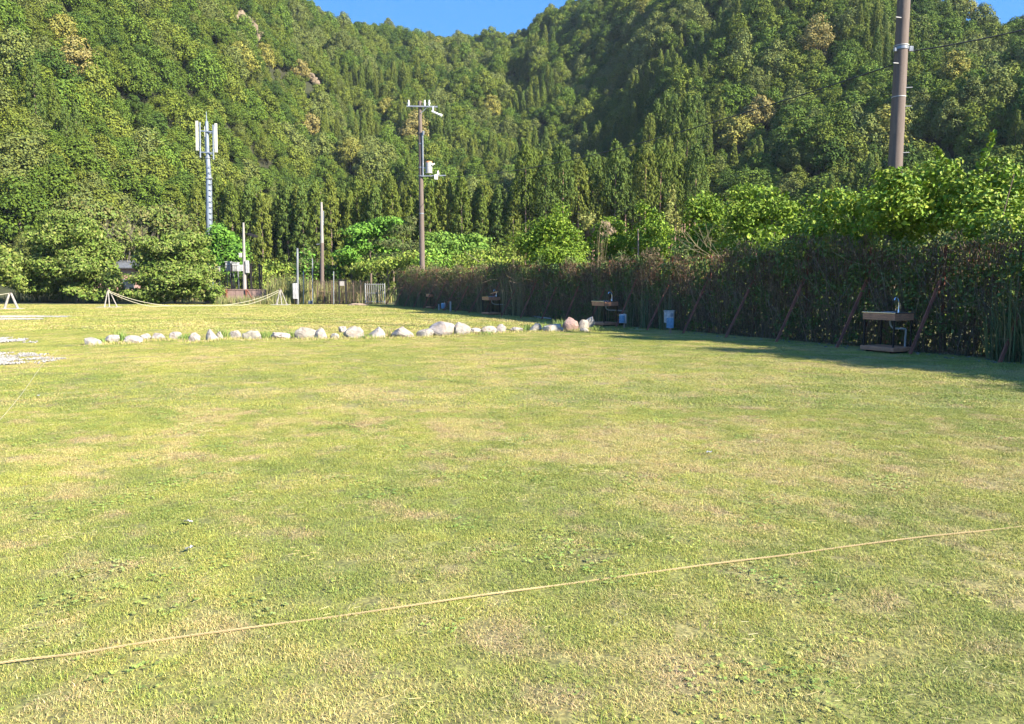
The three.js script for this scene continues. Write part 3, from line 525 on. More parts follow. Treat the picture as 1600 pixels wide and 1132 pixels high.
{ // long shoots reaching out of the heap
  const R = rng(240), F = new Faces(), S = new Faces(), base = at(1480, 330, 17.6).setY(0);
  const shoots = [[[1520, 275], [1538, 245], [1548, 225], [1552, 205]], [[1400, 265], [1425, 285], [1445, 320], [1440, 345]], [[1290, 300], [1275, 330], [1262, 372], [1258, 400]], [[1345, 330], [1352, 380], [1360, 405], [1400, 412]], [[1500, 270], [1470, 246], [1462, 232]], [[1590, 262], [1560, 250], [1530, 262]]];
  for (const s of shoots) { const d0 = s[0][0] < 1350 ? 19.4 : s[0][0] < 1480 ? 17.4 : 17, c = new THREE.CatmullRomCurve3(s.map(([x, y]) => at(x, y, d0))), P = c.getPoints(22); for (let i = 0; i < 22; i++) { S.stem(P[i], P[i + 1], 0.006, [0.16, 0.2, 0.05]); for (let k = 0; k < 3; k++) F.leaf(P[i].clone().addScaledVector(rdir(R), 0.06), rdir(R).addScaledVector(UPV, 0.5).normalize(), rdir(R).addScaledVector(UPV, -0.6), 0.13 * (0.6 + 0.6 * R()), 0.085, vary(pick(KUD, R), R)); } }
  const t = thing('vine_shoots', base, 'long twisting vine shoots hanging and rising from the vine heap', 'vine'); part(t, 'stems', S.geo(), M.leafMat); part(t, 'leaves', F.geo(), M.leaf);
}

// ---------------------------------------------------------------- rusty fence with posts, braces and mesh, and what grows on it
const POSTS = Array.from({ length: 28 }, (_, k) => -11.9 + 1.87 * k), FH = 2.35;
{
  const t = thing('mesh_fence', F0, 'long rusty mesh fence with slanting braces along the right side of lawn', 'fence');
  const base = (p) => p;
  POSTS.forEach((s) => {
    part(t, 'post', [cyl(fp(s, 0, -0.05), fp(s, 0, FH), 0.03, 0.03, 8)], M.rodRust);
    const b = fp(s + (Math.sin(s * 7) * 0.06), 0.95 + 0.08 * Math.sin(s * 3), -0.03), e = fp(s, 0.06, 1.62 + 0.1 * Math.sin(s * 5));
    part(t, 'brace', [bar(b, e, 0.055, 0.012), bar(b.clone().addScaledVector(FD, 0.022).addScaledVector(FN, 0.02), e.clone().addScaledVector(FD, 0.022).addScaledVector(FN, 0.02), 0.012, 0.05)], M.rust);
  });
  const L = 1.87, g = [];
  for (let i = 1; i < 18; i++) g.push(box(0.009, FH - 0.05, 0.009, -L / 2 + i * L / 18, FH / 2, 0));
  for (let j = 0; j < 9; j++) g.push(box(L - 0.06, 0.009, 0.009, 0, 0.1 + j * 0.27, 0.011));
  const panel = merge(g);
  for (let k = 0; k + 1 < POSTS.length; k++) { const m = part(t, 'mesh_panel', panel, M.rodRust, true); m.position.copy(fp((POSTS[k] + POSTS[k + 1]) / 2).sub(F0)); m.rotation.y = Math.atan2(FN.x, FN.z); }
}
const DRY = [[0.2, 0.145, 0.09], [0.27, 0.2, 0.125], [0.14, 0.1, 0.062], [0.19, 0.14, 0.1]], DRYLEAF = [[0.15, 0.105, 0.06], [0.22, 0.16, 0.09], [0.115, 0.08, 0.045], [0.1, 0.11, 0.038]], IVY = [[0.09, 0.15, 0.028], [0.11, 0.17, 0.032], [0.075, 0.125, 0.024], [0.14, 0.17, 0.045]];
function fenceVine(label, t0, t1, top, greenShare, dens, seed) {
  const R = rng(seed), S = new Faces(), D = new Faces(), G = new Faces(), len = t1 - t0, base = fp((t0 + t1) / 2);
  const H = (t) => top - 0.05 + 0.2 * noise2(t * 0.5 + seed, 1) + 0.2 * noise2(t * 1.3 + seed, 3) + 0.16 * noise2(t * 4.1, seed);
  for (let i = 0; i < len * 190 * dens; i++) { // dry stems, mostly upright, tangled
    const t = t0 + R() * len, h = H(t), y0 = R() < 0.55 ? 0 : R() * h * 0.7, l = 0.35 + R() * 1.1, o = (R() - 0.35) * 0.36; let p = fp(t, o, y0);
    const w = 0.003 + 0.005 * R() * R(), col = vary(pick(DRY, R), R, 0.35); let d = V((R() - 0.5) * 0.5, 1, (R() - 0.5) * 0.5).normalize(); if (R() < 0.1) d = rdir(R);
    for (let k = 0; k < 3; k++) { const e = p.clone().addScaledVector(d, l / 2.5); if (e.y > h || e.y < 0) break; S.stem(p, e, w, col); p = e; d = d.clone().addScaledVector(rdir(R), 0.28).normalize(); }
  }
  for (let i = 0; i < len * 1500 * dens; i++) {
    const t = t0 + R() * len, h = H(t), y = Math.pow(R(), 0.85) * h * (1 + 0.04 * R()), o = (R() - 0.4) * 0.42, patch = noise2(t * 0.8 + seed * 3, y * 1.1) + 0.5 * noise2(t * 2.7, y * 2.7 + seed), p = fp(t, o, y);
    const nor = rdir(R).addScaledVector(FN, 0.5).addScaledVector(UPV, 0.3).normalize(), al = rdir(R).addScaledVector(UPV, -0.7).normalize();
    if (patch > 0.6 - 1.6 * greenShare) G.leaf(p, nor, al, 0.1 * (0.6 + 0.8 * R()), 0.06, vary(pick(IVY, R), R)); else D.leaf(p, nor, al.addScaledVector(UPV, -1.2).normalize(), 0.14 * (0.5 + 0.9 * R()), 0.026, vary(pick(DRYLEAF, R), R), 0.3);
  }
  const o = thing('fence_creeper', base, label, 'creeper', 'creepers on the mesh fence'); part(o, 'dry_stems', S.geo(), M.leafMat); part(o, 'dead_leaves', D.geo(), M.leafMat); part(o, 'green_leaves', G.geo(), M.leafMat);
}
{ // leafy hedge added behind the fence to stop sunlight leaking through
  const words = ['nearest stretch of light blocking hedge added behind the fence', 'light blocking hedge added behind the fence left of the nearest sink', 'light blocking hedge added behind the fence at the second sink', 'light blocking hedge added behind the fence at the third sink', 'light blocking hedge added behind the far end of the fence'], ends = [-12.4, -2, 7, 17, 27, 38.4];
  words.forEach((label, k) => { const R = rng(290 + k), F = new Faces(), t0 = ends[k], len = ends[k + 1] - t0, S = []; for (let i = 0; i < len * (k > 2 ? 700 : 1000); i++) { const t = t0 + R() * len, y = R() * (2.15 + 0.25 * noise2(t * 0.9, 8)), o = -0.3 - R() * 0.9; F.leaf(fp(t, o, y), rdir(R).addScaledVector(UPV, 0.4).normalize(), rdir(R), 0.17 * (0.7 + 0.6 * R()), 0.085, vary(pick(GLOSS, R), R, 0.3)); } for (let i = 0; i < len * 1.5; i++) { const t = t0 + R() * len; S.push(cyl(fp(t, -0.7, -0.05), fp(t + R() - 0.5, -0.6 - R() * 0.4, 1.9), 0.035, 0.015, 5)); } const o = thing('added_hedge', fp(t0 + len / 2, -0.7), label, 'hedge', 'light blocking hedge added behind the mesh fence'); part(o, 'stems', S, M.bark); part(o, 'foliage', F.geo(), M.leafMat); });
}
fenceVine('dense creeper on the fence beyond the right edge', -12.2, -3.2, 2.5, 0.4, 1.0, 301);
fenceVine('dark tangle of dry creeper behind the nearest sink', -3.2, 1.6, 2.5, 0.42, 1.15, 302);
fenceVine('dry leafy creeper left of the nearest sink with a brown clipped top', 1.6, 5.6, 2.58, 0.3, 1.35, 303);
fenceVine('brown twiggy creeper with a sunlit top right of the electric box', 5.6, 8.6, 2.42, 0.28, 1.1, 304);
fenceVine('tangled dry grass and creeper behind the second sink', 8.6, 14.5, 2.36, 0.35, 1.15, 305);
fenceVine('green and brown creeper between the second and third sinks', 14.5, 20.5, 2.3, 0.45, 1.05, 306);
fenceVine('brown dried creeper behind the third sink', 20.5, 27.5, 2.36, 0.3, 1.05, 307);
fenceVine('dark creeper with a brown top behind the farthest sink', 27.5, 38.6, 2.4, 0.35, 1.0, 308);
function reeds(name, label, cat, spots, n, h, w, cols, seed, spread, lean = 0.5) {
  const R = rng(seed), F = new Faces(), base = spots[0].clone().setY(0);
  for (const s of spots) for (let i = 0; i < n; i++) { const a = R() * 6.28, r = Math.sqrt(R()) * spread, d = R() * 6.28, l = h * (0.45 + 0.65 * R()); F.blade(V(s.x + Math.cos(a) * r, s.y - 0.02, s.z + Math.sin(a) * r), V(Math.cos(d), 0, Math.sin(d)), l, w * (0.7 + 0.6 * R()), l * lean * R(), vary(pick(cols, R), R, 0.3)); }
  const t = thing(name, base, label, cat); part(t, 'blades', F.geo(), M.blade); return t;
}
const REED = [[0.1, 0.15, 0.06], [0.13, 0.17, 0.07], [0.2, 0.18, 0.09], [0.08, 0.12, 0.045]];
reeds('tall_grass', 'tall arching grass in front of the fence at the right edge', 'grass', [-2.4, -3.0, -3.6, -4.3, -5.0, -6].map((t) => fp(t, 0.35)), 260, 1.75, 0.02, REED, 311, 0.4, 0.9);
reeds('tall_grass', 'tall dry grass on the fence beside the second sink', 'grass', [8.5, 9.6, 10.6, 12.4].map((t) => fp(t, 0.25)), 110, 1.7, 0.016, [[0.26, 0.2, 0.12], ...REED], 312, 0.3, 0.45);
reeds('tall_grass', 'tall dry grass above the fence right of the third sink', 'grass', [19.3, 20, 21, 24].map((t) => fp(t, 0.1)), 130, 2.5, 0.016, [[0.34, 0.26, 0.13], [0.3, 0.24, 0.14], [0.2, 0.2, 0.08]], 313, 0.3, 0.3);
reeds('tall_grass', 'long weeds along the fence foot left of the farthest sink', 'grass', [33, 34.5, 36, 37.5].map((t) => fp(t, 0.3)), 90, 1.2, 0.018, REED, 314, 0.4, 0.6);
const PALEWEED = [[0.26, 0.26, 0.09], [0.2, 0.24, 0.07], [0.34, 0.28, 0.13], [0.15, 0.2, 0.05]];
reeds('tall_weeds', 'yellow green tall weeds in front of the retaining wall', 'weeds', Array.from({ length: 16 }, (_, i) => at(346 + i * 6.5, 474, 55.5).setY(0)), 70, 0.75, 0.022, PALEWEED, 315, 0.5, 0.5);
reeds('tall_weeds', 'tall yellow weeds between the wall and the silver post', 'weeds', Array.from({ length: 10 }, (_, i) => at(428 + i * 5.5, 474, 57).setY(0)), 130, 2.3, 0.03, PALEWEED, 316, 0.8, 0.4);
reeds('tall_weeds', 'tall weeds overgrowing the brown fence at the far end', 'weeds', Array.from({ length: 16 }, (_, i) => at(478 + i * 8, 474, 58.5).setY(0)), 110, 1.9, 0.028, [...PALEWEED, [0.24, 0.15, 0.09]], 317, 0.8, 0.4);
reeds('tall_weeds', 'weedy bank in the shade under the large evergreen tree', 'weeds', Array.from({ length: 22 }, (_, i) => at(-10 + i * 12, 470, 63).setY(0)), 80, 0.55, 0.03, [[0.3, 0.25, 0.11], [0.18, 0.22, 0.06]], 318, 1.0, 0.6);
reeds('tall_weeds', 'rough grass on the open ground behind the far fence', 'weeds', Array.from({ length: 40 }, (_, i) => V(-40 + i * 1.35, 0, -62 - (i * 7 % 5))), 120, 1.2, 0.05, PALEWEED, 319, 1.4, 0.5);
{ // dry plume grass and sticks by the second sink
  const R = rng(321), F = new Faces(), base = at(938, 470, 28.4).setY(0);
  for (let i = 0; i < 9; i++) { const x = (R() - 0.5) * 0.5, top = V(base.x + x + 0.16, 3.3 + R() * 0.55, base.z + (R() - 0.5) * 0.3), c = new THREE.CatmullRomCurve3([V(base.x + x * 0.3, 0, base.z), V(base.x + x * 0.6, 1.9, base.z), top, top.clone().add(V(0.24 * R() + 0.1, -0.1, 0))]).getPoints(10); for (let k = 0; k < 10; k++) F.stem(c[k], c[k + 1], 0.003, vary([0.38, 0.29, 0.17], R)); for (let k = 0; k < 26; k++) { const p = c[7].clone().lerp(c[10], R()).addScaledVector(rdir(R), 0.05); F.card(p, rdir(R), V(0.4, -1, 0), 0.13, 0.014, vary([0.5, 0.38, 0.25], R)); } }
  const t = thing('dry_plume_grass', base, 'tan dry plume grass standing above the fence at the second sink', 'grass'); part(t, 'plumes', F.geo(), M.blade);
  const a = at(1001, 412, 28.2), b = at(997, 358, 28.2), s = thing('wooden_stake', a.clone().setY(0), 'slim pale stake standing above the fence among citrus trees', 'stake'); part(s, 'shaft', [cyl(a.clone().setY(0), b, 0.03, 0.022, 7)], M.paleWood);
  const p = at(1560, 355, 15.6), q = at(1585, 272, 15.6), s2 = thing('dead_branch', p.clone().setY(0), 'thin grey dead branch leaning in the vine heap at the right edge', 'branch'); part(s2, 'stick', [cyl(V(p.x - 0.5, 0, p.z), q, 0.016, 0.008, 6)], M.wood);
  const F2 = new Faces(), R2 = rng(325), d0 = at(1122, 408, 24.2); for (let i = 0; i < 4; i++) { const e = at(1050 + R2() * 60, 360 + R2() * 25, 24.4); F2.stem(d0.clone().add(V(R2() * 0.3, 0, 0)), e, 0.009, vary([0.24, 0.2, 0.11], R2)); for (let k = 0; k < 6; k++) F2.stem(e.clone().lerp(d0, R2() * 0.6), e.clone().addScaledVector(rdir(R2), 0.4), 0.006, [0.26, 0.22, 0.12]); }
  F2.stem(d0.clone().setY(0), d0, 0.03, [0.3, 0.24, 0.16]); const s3 = thing('dead_branch', d0.clone().setY(0), 'forked bare yellowish branch lying over the fence below the rounded citrus tree', 'branch'); part(s3, 'twigs', F2.geo(), M.leafMat);
}
{ // litter of stones and leaves at the fence foot
  const R = rng(330), g = boulderGeo(3, 1, 0.6, 0.9, 1, 0.3, 4), im = new THREE.InstancedMesh(g, std({ roughness: 0.95, map: mottle }), 420); im.name = 'fence_foot_gravel';
  for (let i = 0; i < 420; i++) { const p = fp(-6 + R() * 30 * R(), 0.1 + R() * 0.95, 0.005), s = 0.012 + 0.035 * R() * R(); im.setMatrixAt(i, new THREE.Matrix4().compose(p, new THREE.Quaternion().setFromAxisAngle(UPV, R() * 6), V(s, s, s))); const k = 0.2 + 0.25 * R(); im.setColorAt(i, C(k, k * 0.97, k * 0.93)); }
  im.castShadow = im.receiveShadow = true; scene.add(im); tag(im, 'loose small stones scattered along the foot of the fence', 'gravel', null, 'stuff');
}

// ---------------------------------------------------------------- outdoor sinks
function sink(x, z, label, extra) {
  const t = thing('outdoor_sink', V(x, 0, z), label, 'sink'); t.rotation.y = Math.atan2(FN.x, FN.z);
  const W = 0.8, D = 0.6, top = 0.88, add = (n, g, m) => part(t, n, g, m, true);
  add('base_tray', [box(W + 0.04, 0.09, D + 0.04, 0, 0.085, 0, 0.008)], M.terracotta);
  for (const sx of [-1, 1]) for (const sz of [-1, 1]) add('leg', [box(0.03, 0.62, 0.03, sx * (W / 2 - 0.03), 0.44, sz * (D / 2 - 0.03))], M.steelDark);
  for (const sx of [-1, 1]) add('foot', [box(0.06, 0.05, D * 0.8, sx * 0.3, 0.018, 0)], M.steelDark);
  for (const s of [-1, 1]) { add('apron_panel', [box(W, 0.15, 0.018, 0, top - 0.095, s * (D / 2 - 0.009), 0.004)], M.terracotta); add('apron_panel', [box(0.018, 0.15, D - 0.04, s * (W / 2 - 0.009), top - 0.095, 0, 0.004)], M.terracotta); }
  const hole = new THREE.Shape(); hole.moveTo(-W / 2 - 0.012, -D / 2 - 0.012); hole.lineTo(W / 2 + 0.012, -D / 2 - 0.012); hole.lineTo(W / 2 + 0.012, D / 2 + 0.012); hole.lineTo(-W / 2 - 0.012, D / 2 + 0.012);
  const cut = new THREE.Path(); cut.absarc(0, 0, 0.19, 0, Math.PI * 2, true); hole.holes.push(cut);
  const deck = new THREE.ExtrudeGeometry(hole, { depth: 0.016, bevelEnabled: true, bevelSize: 0.003, bevelThickness: 0.003, bevelSegments: 1 }).rotateX(-Math.PI / 2).translate(0, top - 0.02, 0);
  const c = add('counter', [deck], M.stainless);
  const bowl = new THREE.Mesh(new THREE.LatheGeometry([new THREE.Vector2(0.19, top - 0.005), new THREE.Vector2(0.18, top - 0.1), new THREE.Vector2(0.15, top - 0.15), new THREE.Vector2(0.02, top - 0.16)], 24), M.stainless); bowl.name = 'basin'; bowl.castShadow = bowl.receiveShadow = true; c.add(bowl);
  M.stainless.side = THREE.DoubleSide;
  const fx = 0.06, fz = -0.25, P = [V(fx, top, fz), V(fx, top + 0.2, fz), V(fx, top + 0.27, fz + 0.02), V(fx, top + 0.31, fz + 0.07), V(fx, top + 0.295, fz + 0.13), V(fx, top + 0.25, fz + 0.15)];
  const f = add('faucet', [tube(P, 0.014, 30, 8), cyl(V(fx, top - 0.01, fz), V(fx, top + 0.05, fz), 0.024, 0.02, 12)], M.chrome);
  const k = new THREE.Mesh(box(0.02, 0.02, 0.07, fx - 0.05, top + 0.04, fz), M.chrome); k.name = 'handle'; k.castShadow = true; f.add(k);
  add('drain_pipe', [tube(extra, 0.022, 40, 8)], M.pvc);
  return t;
}
sink(8.23, -16.49, 'nearest outdoor sink with a tan apron and open legs, at the right', [V(0.05, 0.74, 0), V(0.06, 0.6, -0.02), V(0.1, 0.53, -0.05), V(0.24, 0.52, -0.2), V(0.26, 0.5, -0.24), V(0.26, 0.3, -0.25), V(0.26, 0.13, -0.25)]);
sink(3.3, -26.8, 'second nearest outdoor sink with its white drain pipe running right to the fence', [V(0.05, 0.74, 0), V(0.06, 0.62, -0.02), V(0.12, 0.57, -0.06), V(0.3, 0.55, -0.3), V(0.5, 0.52, -0.62), V(0.54, 0.5, -0.68), V(0.55, 0.3, -0.7), V(0.55, 0.02, -0.7)]);
sink(-1.0, -36.0, 'third outdoor sink, bright orange apron catching the sun before the fence', [V(0.05, 0.74, 0), V(0.06, 0.6, -0.02), V(0.15, 0.52, -0.1), V(0.5, 0.5, -0.5), V(0.56, 0.48, -0.56), V(0.56, 0.3, -0.58), V(0.55, 0.02, -0.6)]);
sink(-4.75, -45.4, 'farthest outdoor sink near the end of the fence', [V(0.05, 0.74, 0), V(0.06, 0.6, -0.02), V(0.15, 0.52, -0.08), V(0.5, 0.3, -0.3), V(0.7, 0.2, -0.35)]);
{ // electric boxes on stakes
  const mk = (p, h, label, big) => {
    const t = thing('electric_box', p, label, 'electric box'); t.rotation.y = -0.35; const add = (n, g, m) => part(t, n, g, m, true);
    add('stake', [box(0.05, h, 0.045, 0.03, h / 2 - 0.03, 0)], M.paleWood);
    if (big) { add('housing', [box(0.28, 0.34, 0.16, 0, h - 0.17, 0.1, 0.012)], M.white); add('lid', [box(0.32, 0.025, 0.2, 0, h + 0.014, 0.1, 0.006)], M.white); add('blue_cover', [box(0.21, 0.3, 0.05, 0.05, h - 0.34, 0.215, 0.006)], M.blue); add('switch', [box(0.07, 0.1, 0.03, 0.09, h - 0.1, 0.192, 0.006)], M.pipeGrey); }
    else { add('housing', [box(0.24, 0.3, 0.1, 0, h - 0.22, 0.08, 0.01)], M.white); add('blue_cover', [box(0.18, 0.25, 0.04, -0.02, h - 0.23, 0.15, 0.006)], M.blue); }
  };
  mk(onGround(1046, 521), 0.66, 'white box with lid and blue cover on a stake before the fence', true);
  mk(onGround(974, 513), 0.54, 'small box with a blue cover on a stake beside the second sink', false);
  mk(onGround(694, 486), 0.5, 'white box on a stake between the third and farthest sinks', false);
  const post = (px, py, h, label) => { const p = onGround(px, py), t = thing('white_post', p, label, 'post'); part(t, 'shaft', [cyl(V(0, -0.03, 0), V(0, h, 0), 0.055, 0.055, 10)], M.pvc, true); part(t, 'cap', [cyl(V(0, h, 0), V(0, h + 0.03, 0), 0.065, 0.06, 10)], M.pvc, true); };
  post(649, 480, 0.48, 'short white post left of the farthest sink'); post(704, 487, 0.5, 'short white post right of the staked box near the farthest sink'); post(686, 485, 0.3, 'short stubby white pipe between the farthest sink and its box');
  const r = new THREE.Mesh(stoneColours(boulderGeo(51, 0.2, 0.13, 0.15, 3, 0.4, 8), 51, [0.2, 0.19, 0.18], [0.12, 0.115, 0.11], [0.16, 0.15, 0.12]), M.stone); r.name = 'fence_rock'; r.position.copy(onGround(1016, 510)).setY(0.05); r.castShadow = r.receiveShadow = true; scene.add(r); tag(r, 'dark grey rock at the fence foot right of the second sink', 'rock');
  const P = [onGround(700, 484), onGround(735, 486.5), onGround(780, 491), onGround(822, 495)].map((p) => p.setY(0.1)), t = thing('ground_pipe', P[1].clone().setY(0), 'grey pipe lying along the fence foot behind the third sink', 'pipe'); part(t, 'pipe', [tube(P, 0.05, 30, 10)], M.pipeGrey);
  for (const i of [0, 1, 2, 3]) part(t, 'bracket', [box(0.16, 0.09, 0.16, P[i].x, 0.035, P[i].z, 0.01)], M.concrete);
  const P2 = [onGround(815, 493), onGround(840, 497), onGround(862, 500)].map((p) => p.setY(0.04)), t2 = thing('ground_pipe', P2[1].clone().setY(0), 'thin pale pipe on the ground right of the third sink', 'pipe'); part(t2, 'pipe', [tube(P2, 0.03, 16, 8)], M.pvc);
}

// ---------------------------------------------------------------- row of stones across the lawn
const STONES = [[130, 153, 529, 541, 'flat topped grey stone at the left end of the stone row'], [162, 183, 525, 537, 'rounded white stone, second from the left end of the row'], [193, 216, 526, 538, 'low pale stone, third from the left end of the row'], [216, 232, 523, 533, 'small grey stone, fourth from the left end of the row'], [239, 255, 522, 533, 'small dull stone, fifth from the left end of the row'], [263, 282, 520, 532, 'round white stone, sixth from the left end of the row'], [295, 309, 521, 536, 'upright blocky stone, seventh from the left end of the row'], [320, 338, 516, 534, 'pointed pinkish stone, eighth from the left end of the row'], [338, 346, 519, 532, 'slim upright stone beside the pointed pinkish stone'], [357, 373, 518, 530, 'round white stone right of a green weed clump'], [379, 404, 518, 532, 'broad tan stone left of the middle of the row'], [426, 451, 521, 531, 'long flat white stone before the large white pair'], [462, 490, 513, 531, 'large bright white stone, left of a touching pair'], [489, 510, 514, 531, 'sloping white stone, right of a touching pair'], [523, 536, 513, 523, 'small white stone behind a low flat one'], [516, 529, 522, 531, 'low flat stone left of the big tan boulder'], [536, 567, 511, 530, 'big rounded tan boulder in the middle of the row'], [575, 603, 512, 529, 'tan stone with a sharp peak'], [610, 644, 512, 529, 'wide tan gabled stone right of the peaked stone'], [652, 676, 515, 528, 'flat pale stone touching the largest boulder'], [674, 707, 504, 527, 'largest white cracked boulder of the row'], [708, 734, 505, 525, 'rounded white boulder right of the largest'], [735, 752, 514, 522, 'low flat stone right of the two big boulders'], [754, 774, 511, 523, 'blocky pale stone with a mossy foot'], [775, 790, 508, 521, 'rounded grey white stone before the gap in the row'], [799, 816, 513, 520, 'almost buried flat stone in the gap of the row'], [828, 845, 507, 519, 'slanted grey stone right of the gap'], [850, 877, 508, 520, 'long striped white stone near the right end'], [880, 900, 497, 518, 'reddish brown upright stone near the right end'], [906, 920, 501, 517, 'white round stone at the right end, front of a pair'], [917, 929, 497, 515, 'tall white stone at the right end, rear of a pair'], [908, 920, 514, 520, 'small low stone before the pair at the right end']];
STONES.forEach(([xa, xb, yt, yb, label], k) => {
  const p = onGround((xa + xb) / 2, yb - 1.5), s = -p.z / FOCAL, w = (xb - xa) * s / 2, h = (yb - yt) * s, red = k === 28, R = rng(900 + k);
  const g = boulderGeo(600 + k * 13, w * 1.3, h * 0.8, w * (0.8 + 0.25 * R()), 4, 0.42, 18); g.rotateZ((R() - 0.5) * 0.25);
  if (k === 7 || k === 17 || k === 18) { const q = g.attributes.position; for (let i = 0; i < q.count; i++) { const y = q.getY(i) / (h * 0.72); if (y > 0) q.setX(i, q.getX(i) * (1 - 0.62 * y) + w * 0.12 * y * (k === 7 ? -2 : 1)); } g.computeVertexNormals(); }
  const tone = 0.33 + 0.12 * R();
  stoneColours(g, k + 1, red ? [0.3, 0.2, 0.17] : [tone, tone * (0.9 + 0.05 * R()), tone * (0.76 + 0.12 * R())], red ? [0.2, 0.14, 0.13] : [0.2, 0.18, 0.165], red ? [0.34, 0.25, 0.22] : [0.36, 0.27, 0.2]);
  const m = new THREE.Mesh(g, M.stone); m.name = numbered('row_stone'); g.computeBoundingBox(); m.position.set(p.x, h - g.boundingBox.max.y, p.z - w * 0.4); if (k === 14) m.position.z -= 0.5; if (k === 30) m.position.z -= 0.35;
  m.castShadow = m.receiveShadow = true; scene.add(m); tag(m, label, 'stone', 'stones of the row across the lawn');
});
{ // weeds growing between the stones
  const W = [[[0.13, 0.24, 0.04], [0.18, 0.27, 0.05], [0.22, 0.26, 0.08]]][0], spots = [[157, 536, 0.16, 'second stone from the left'], [188, 533, 0.34, 'third stone from the left'], [289, 531, 0.2, 'round white sixth stone'], [349, 529, 0.34, 'slim upright stone'], [412, 529, 0.26, 'broad tan stone'], [455, 527, 0.24, 'long flat white stone'], [572, 528, 0.16, 'peaked tan stone'], [607, 526, 0.32, 'wide gabled stone'], [742, 520, 0.16, 'low flat stone right of the big boulders'], [762, 523, 0.13, 'blocky pale stone'], [822, 517, 0.3, 'gap in the row'], [848, 516, 0.3, 'slanted grey stone'], [876, 515, 0.4, 'reddish brown stone'], [930, 517, 0.2, 'right end of the row']];
  spots.forEach(([px, py, h, w], k) => reeds('weed_clump', `green weed clump growing beside the ${w}`, 'weeds', [onGround(px, py), onGround(px + 4, py - 1), onGround(px - 4, py)], k % 3 ? 46 : 70, h, 0.014, k === 7 ? [[0.4, 0.32, 0.16], [0.2, 0.25, 0.06]] : W, 700 + k, 0.17, 0.7));
  const R = rng(760), F = new Faces(), P = STONES.map(([a, b, , y]) => onGround((a + b) / 2, y)); // fringe of uncut grass along the row
  for (let i = 0; i < 9000; i++) { const k = Math.floor(R() * (P.length - 1)), p = P[k].clone().lerp(P[k + 1], R()), d = R() * 6.28; F.blade(V(p.x + (R() - 0.5) * 0.35, -0.01, p.z + (R() - 0.5) * 0.55), V(Math.cos(d), 0, Math.sin(d)), 0.05 + 0.1 * R() * R(), 0.009, 0.05 * R(), vary(pick([STRAW, LIME, GREEN, THATCH], R), R)); }
  const t = new THREE.Mesh(F.geo(), M.blade); t.name = 'uncut_grass_fringe'; t.castShadow = t.receiveShadow = true; scene.add(t); tag(t, 'fringe of uncut grass along the row of stones', 'grass', null, 'stuff');
}
{ // white gravel patches
  const R = rng(801), protos = [1, 2, 3].map((s) => boulderGeo(800 + s, 1, 0.55, 0.8, 1, 0.35, 5));
  const words = ['nearest white gravel patch at the left edge', 'second white gravel patch at the left edge', 'far white gravel strip at the left edge', 'small gravel patch between the far gravel strips', 'thin gravel strip in front of the far one'];
  GRAVEL.forEach(([cx, cz, rx, rz], n) => {
    const im = new THREE.InstancedMesh(protos[n % 3], std({ roughness: 0.95, map: mottle }), 22000); im.name = numbered('gravel_patch'); let c = 0;
    for (let tries = 0; tries < 60000 && c < 22000; tries++) { const x = cx + (R() * 2 - 1) * rx * 1.3, z = cz + (R() * 2 - 1) * rz * 1.3, q = ((x - cx) / rx) ** 2 + ((z - cz) / rz) ** 2 - 0.5 * noise2(x * 1.3, z * 1.3); if (q > 1.25 || (q > 0.7 && R() < (q - 0.7) * 2)) continue; const s = 0.011 + 0.02 * R() * R(); im.setMatrixAt(c, new THREE.Matrix4().compose(V(x, 0.012 + 0.02 * R(), z), new THREE.Quaternion().setFromEuler(new THREE.Euler(R(), R() * 6, R())), V(s, s, s))); const k = 0.36 + 0.32 * R(); im.setColorAt(c, C(k, k * 0.97, k * 0.93)); c++; }
    im.count = c; im.castShadow = im.receiveShadow = true; scene.add(im); tag(im, words[n], 'gravel', null, 'stuff');
  });
}
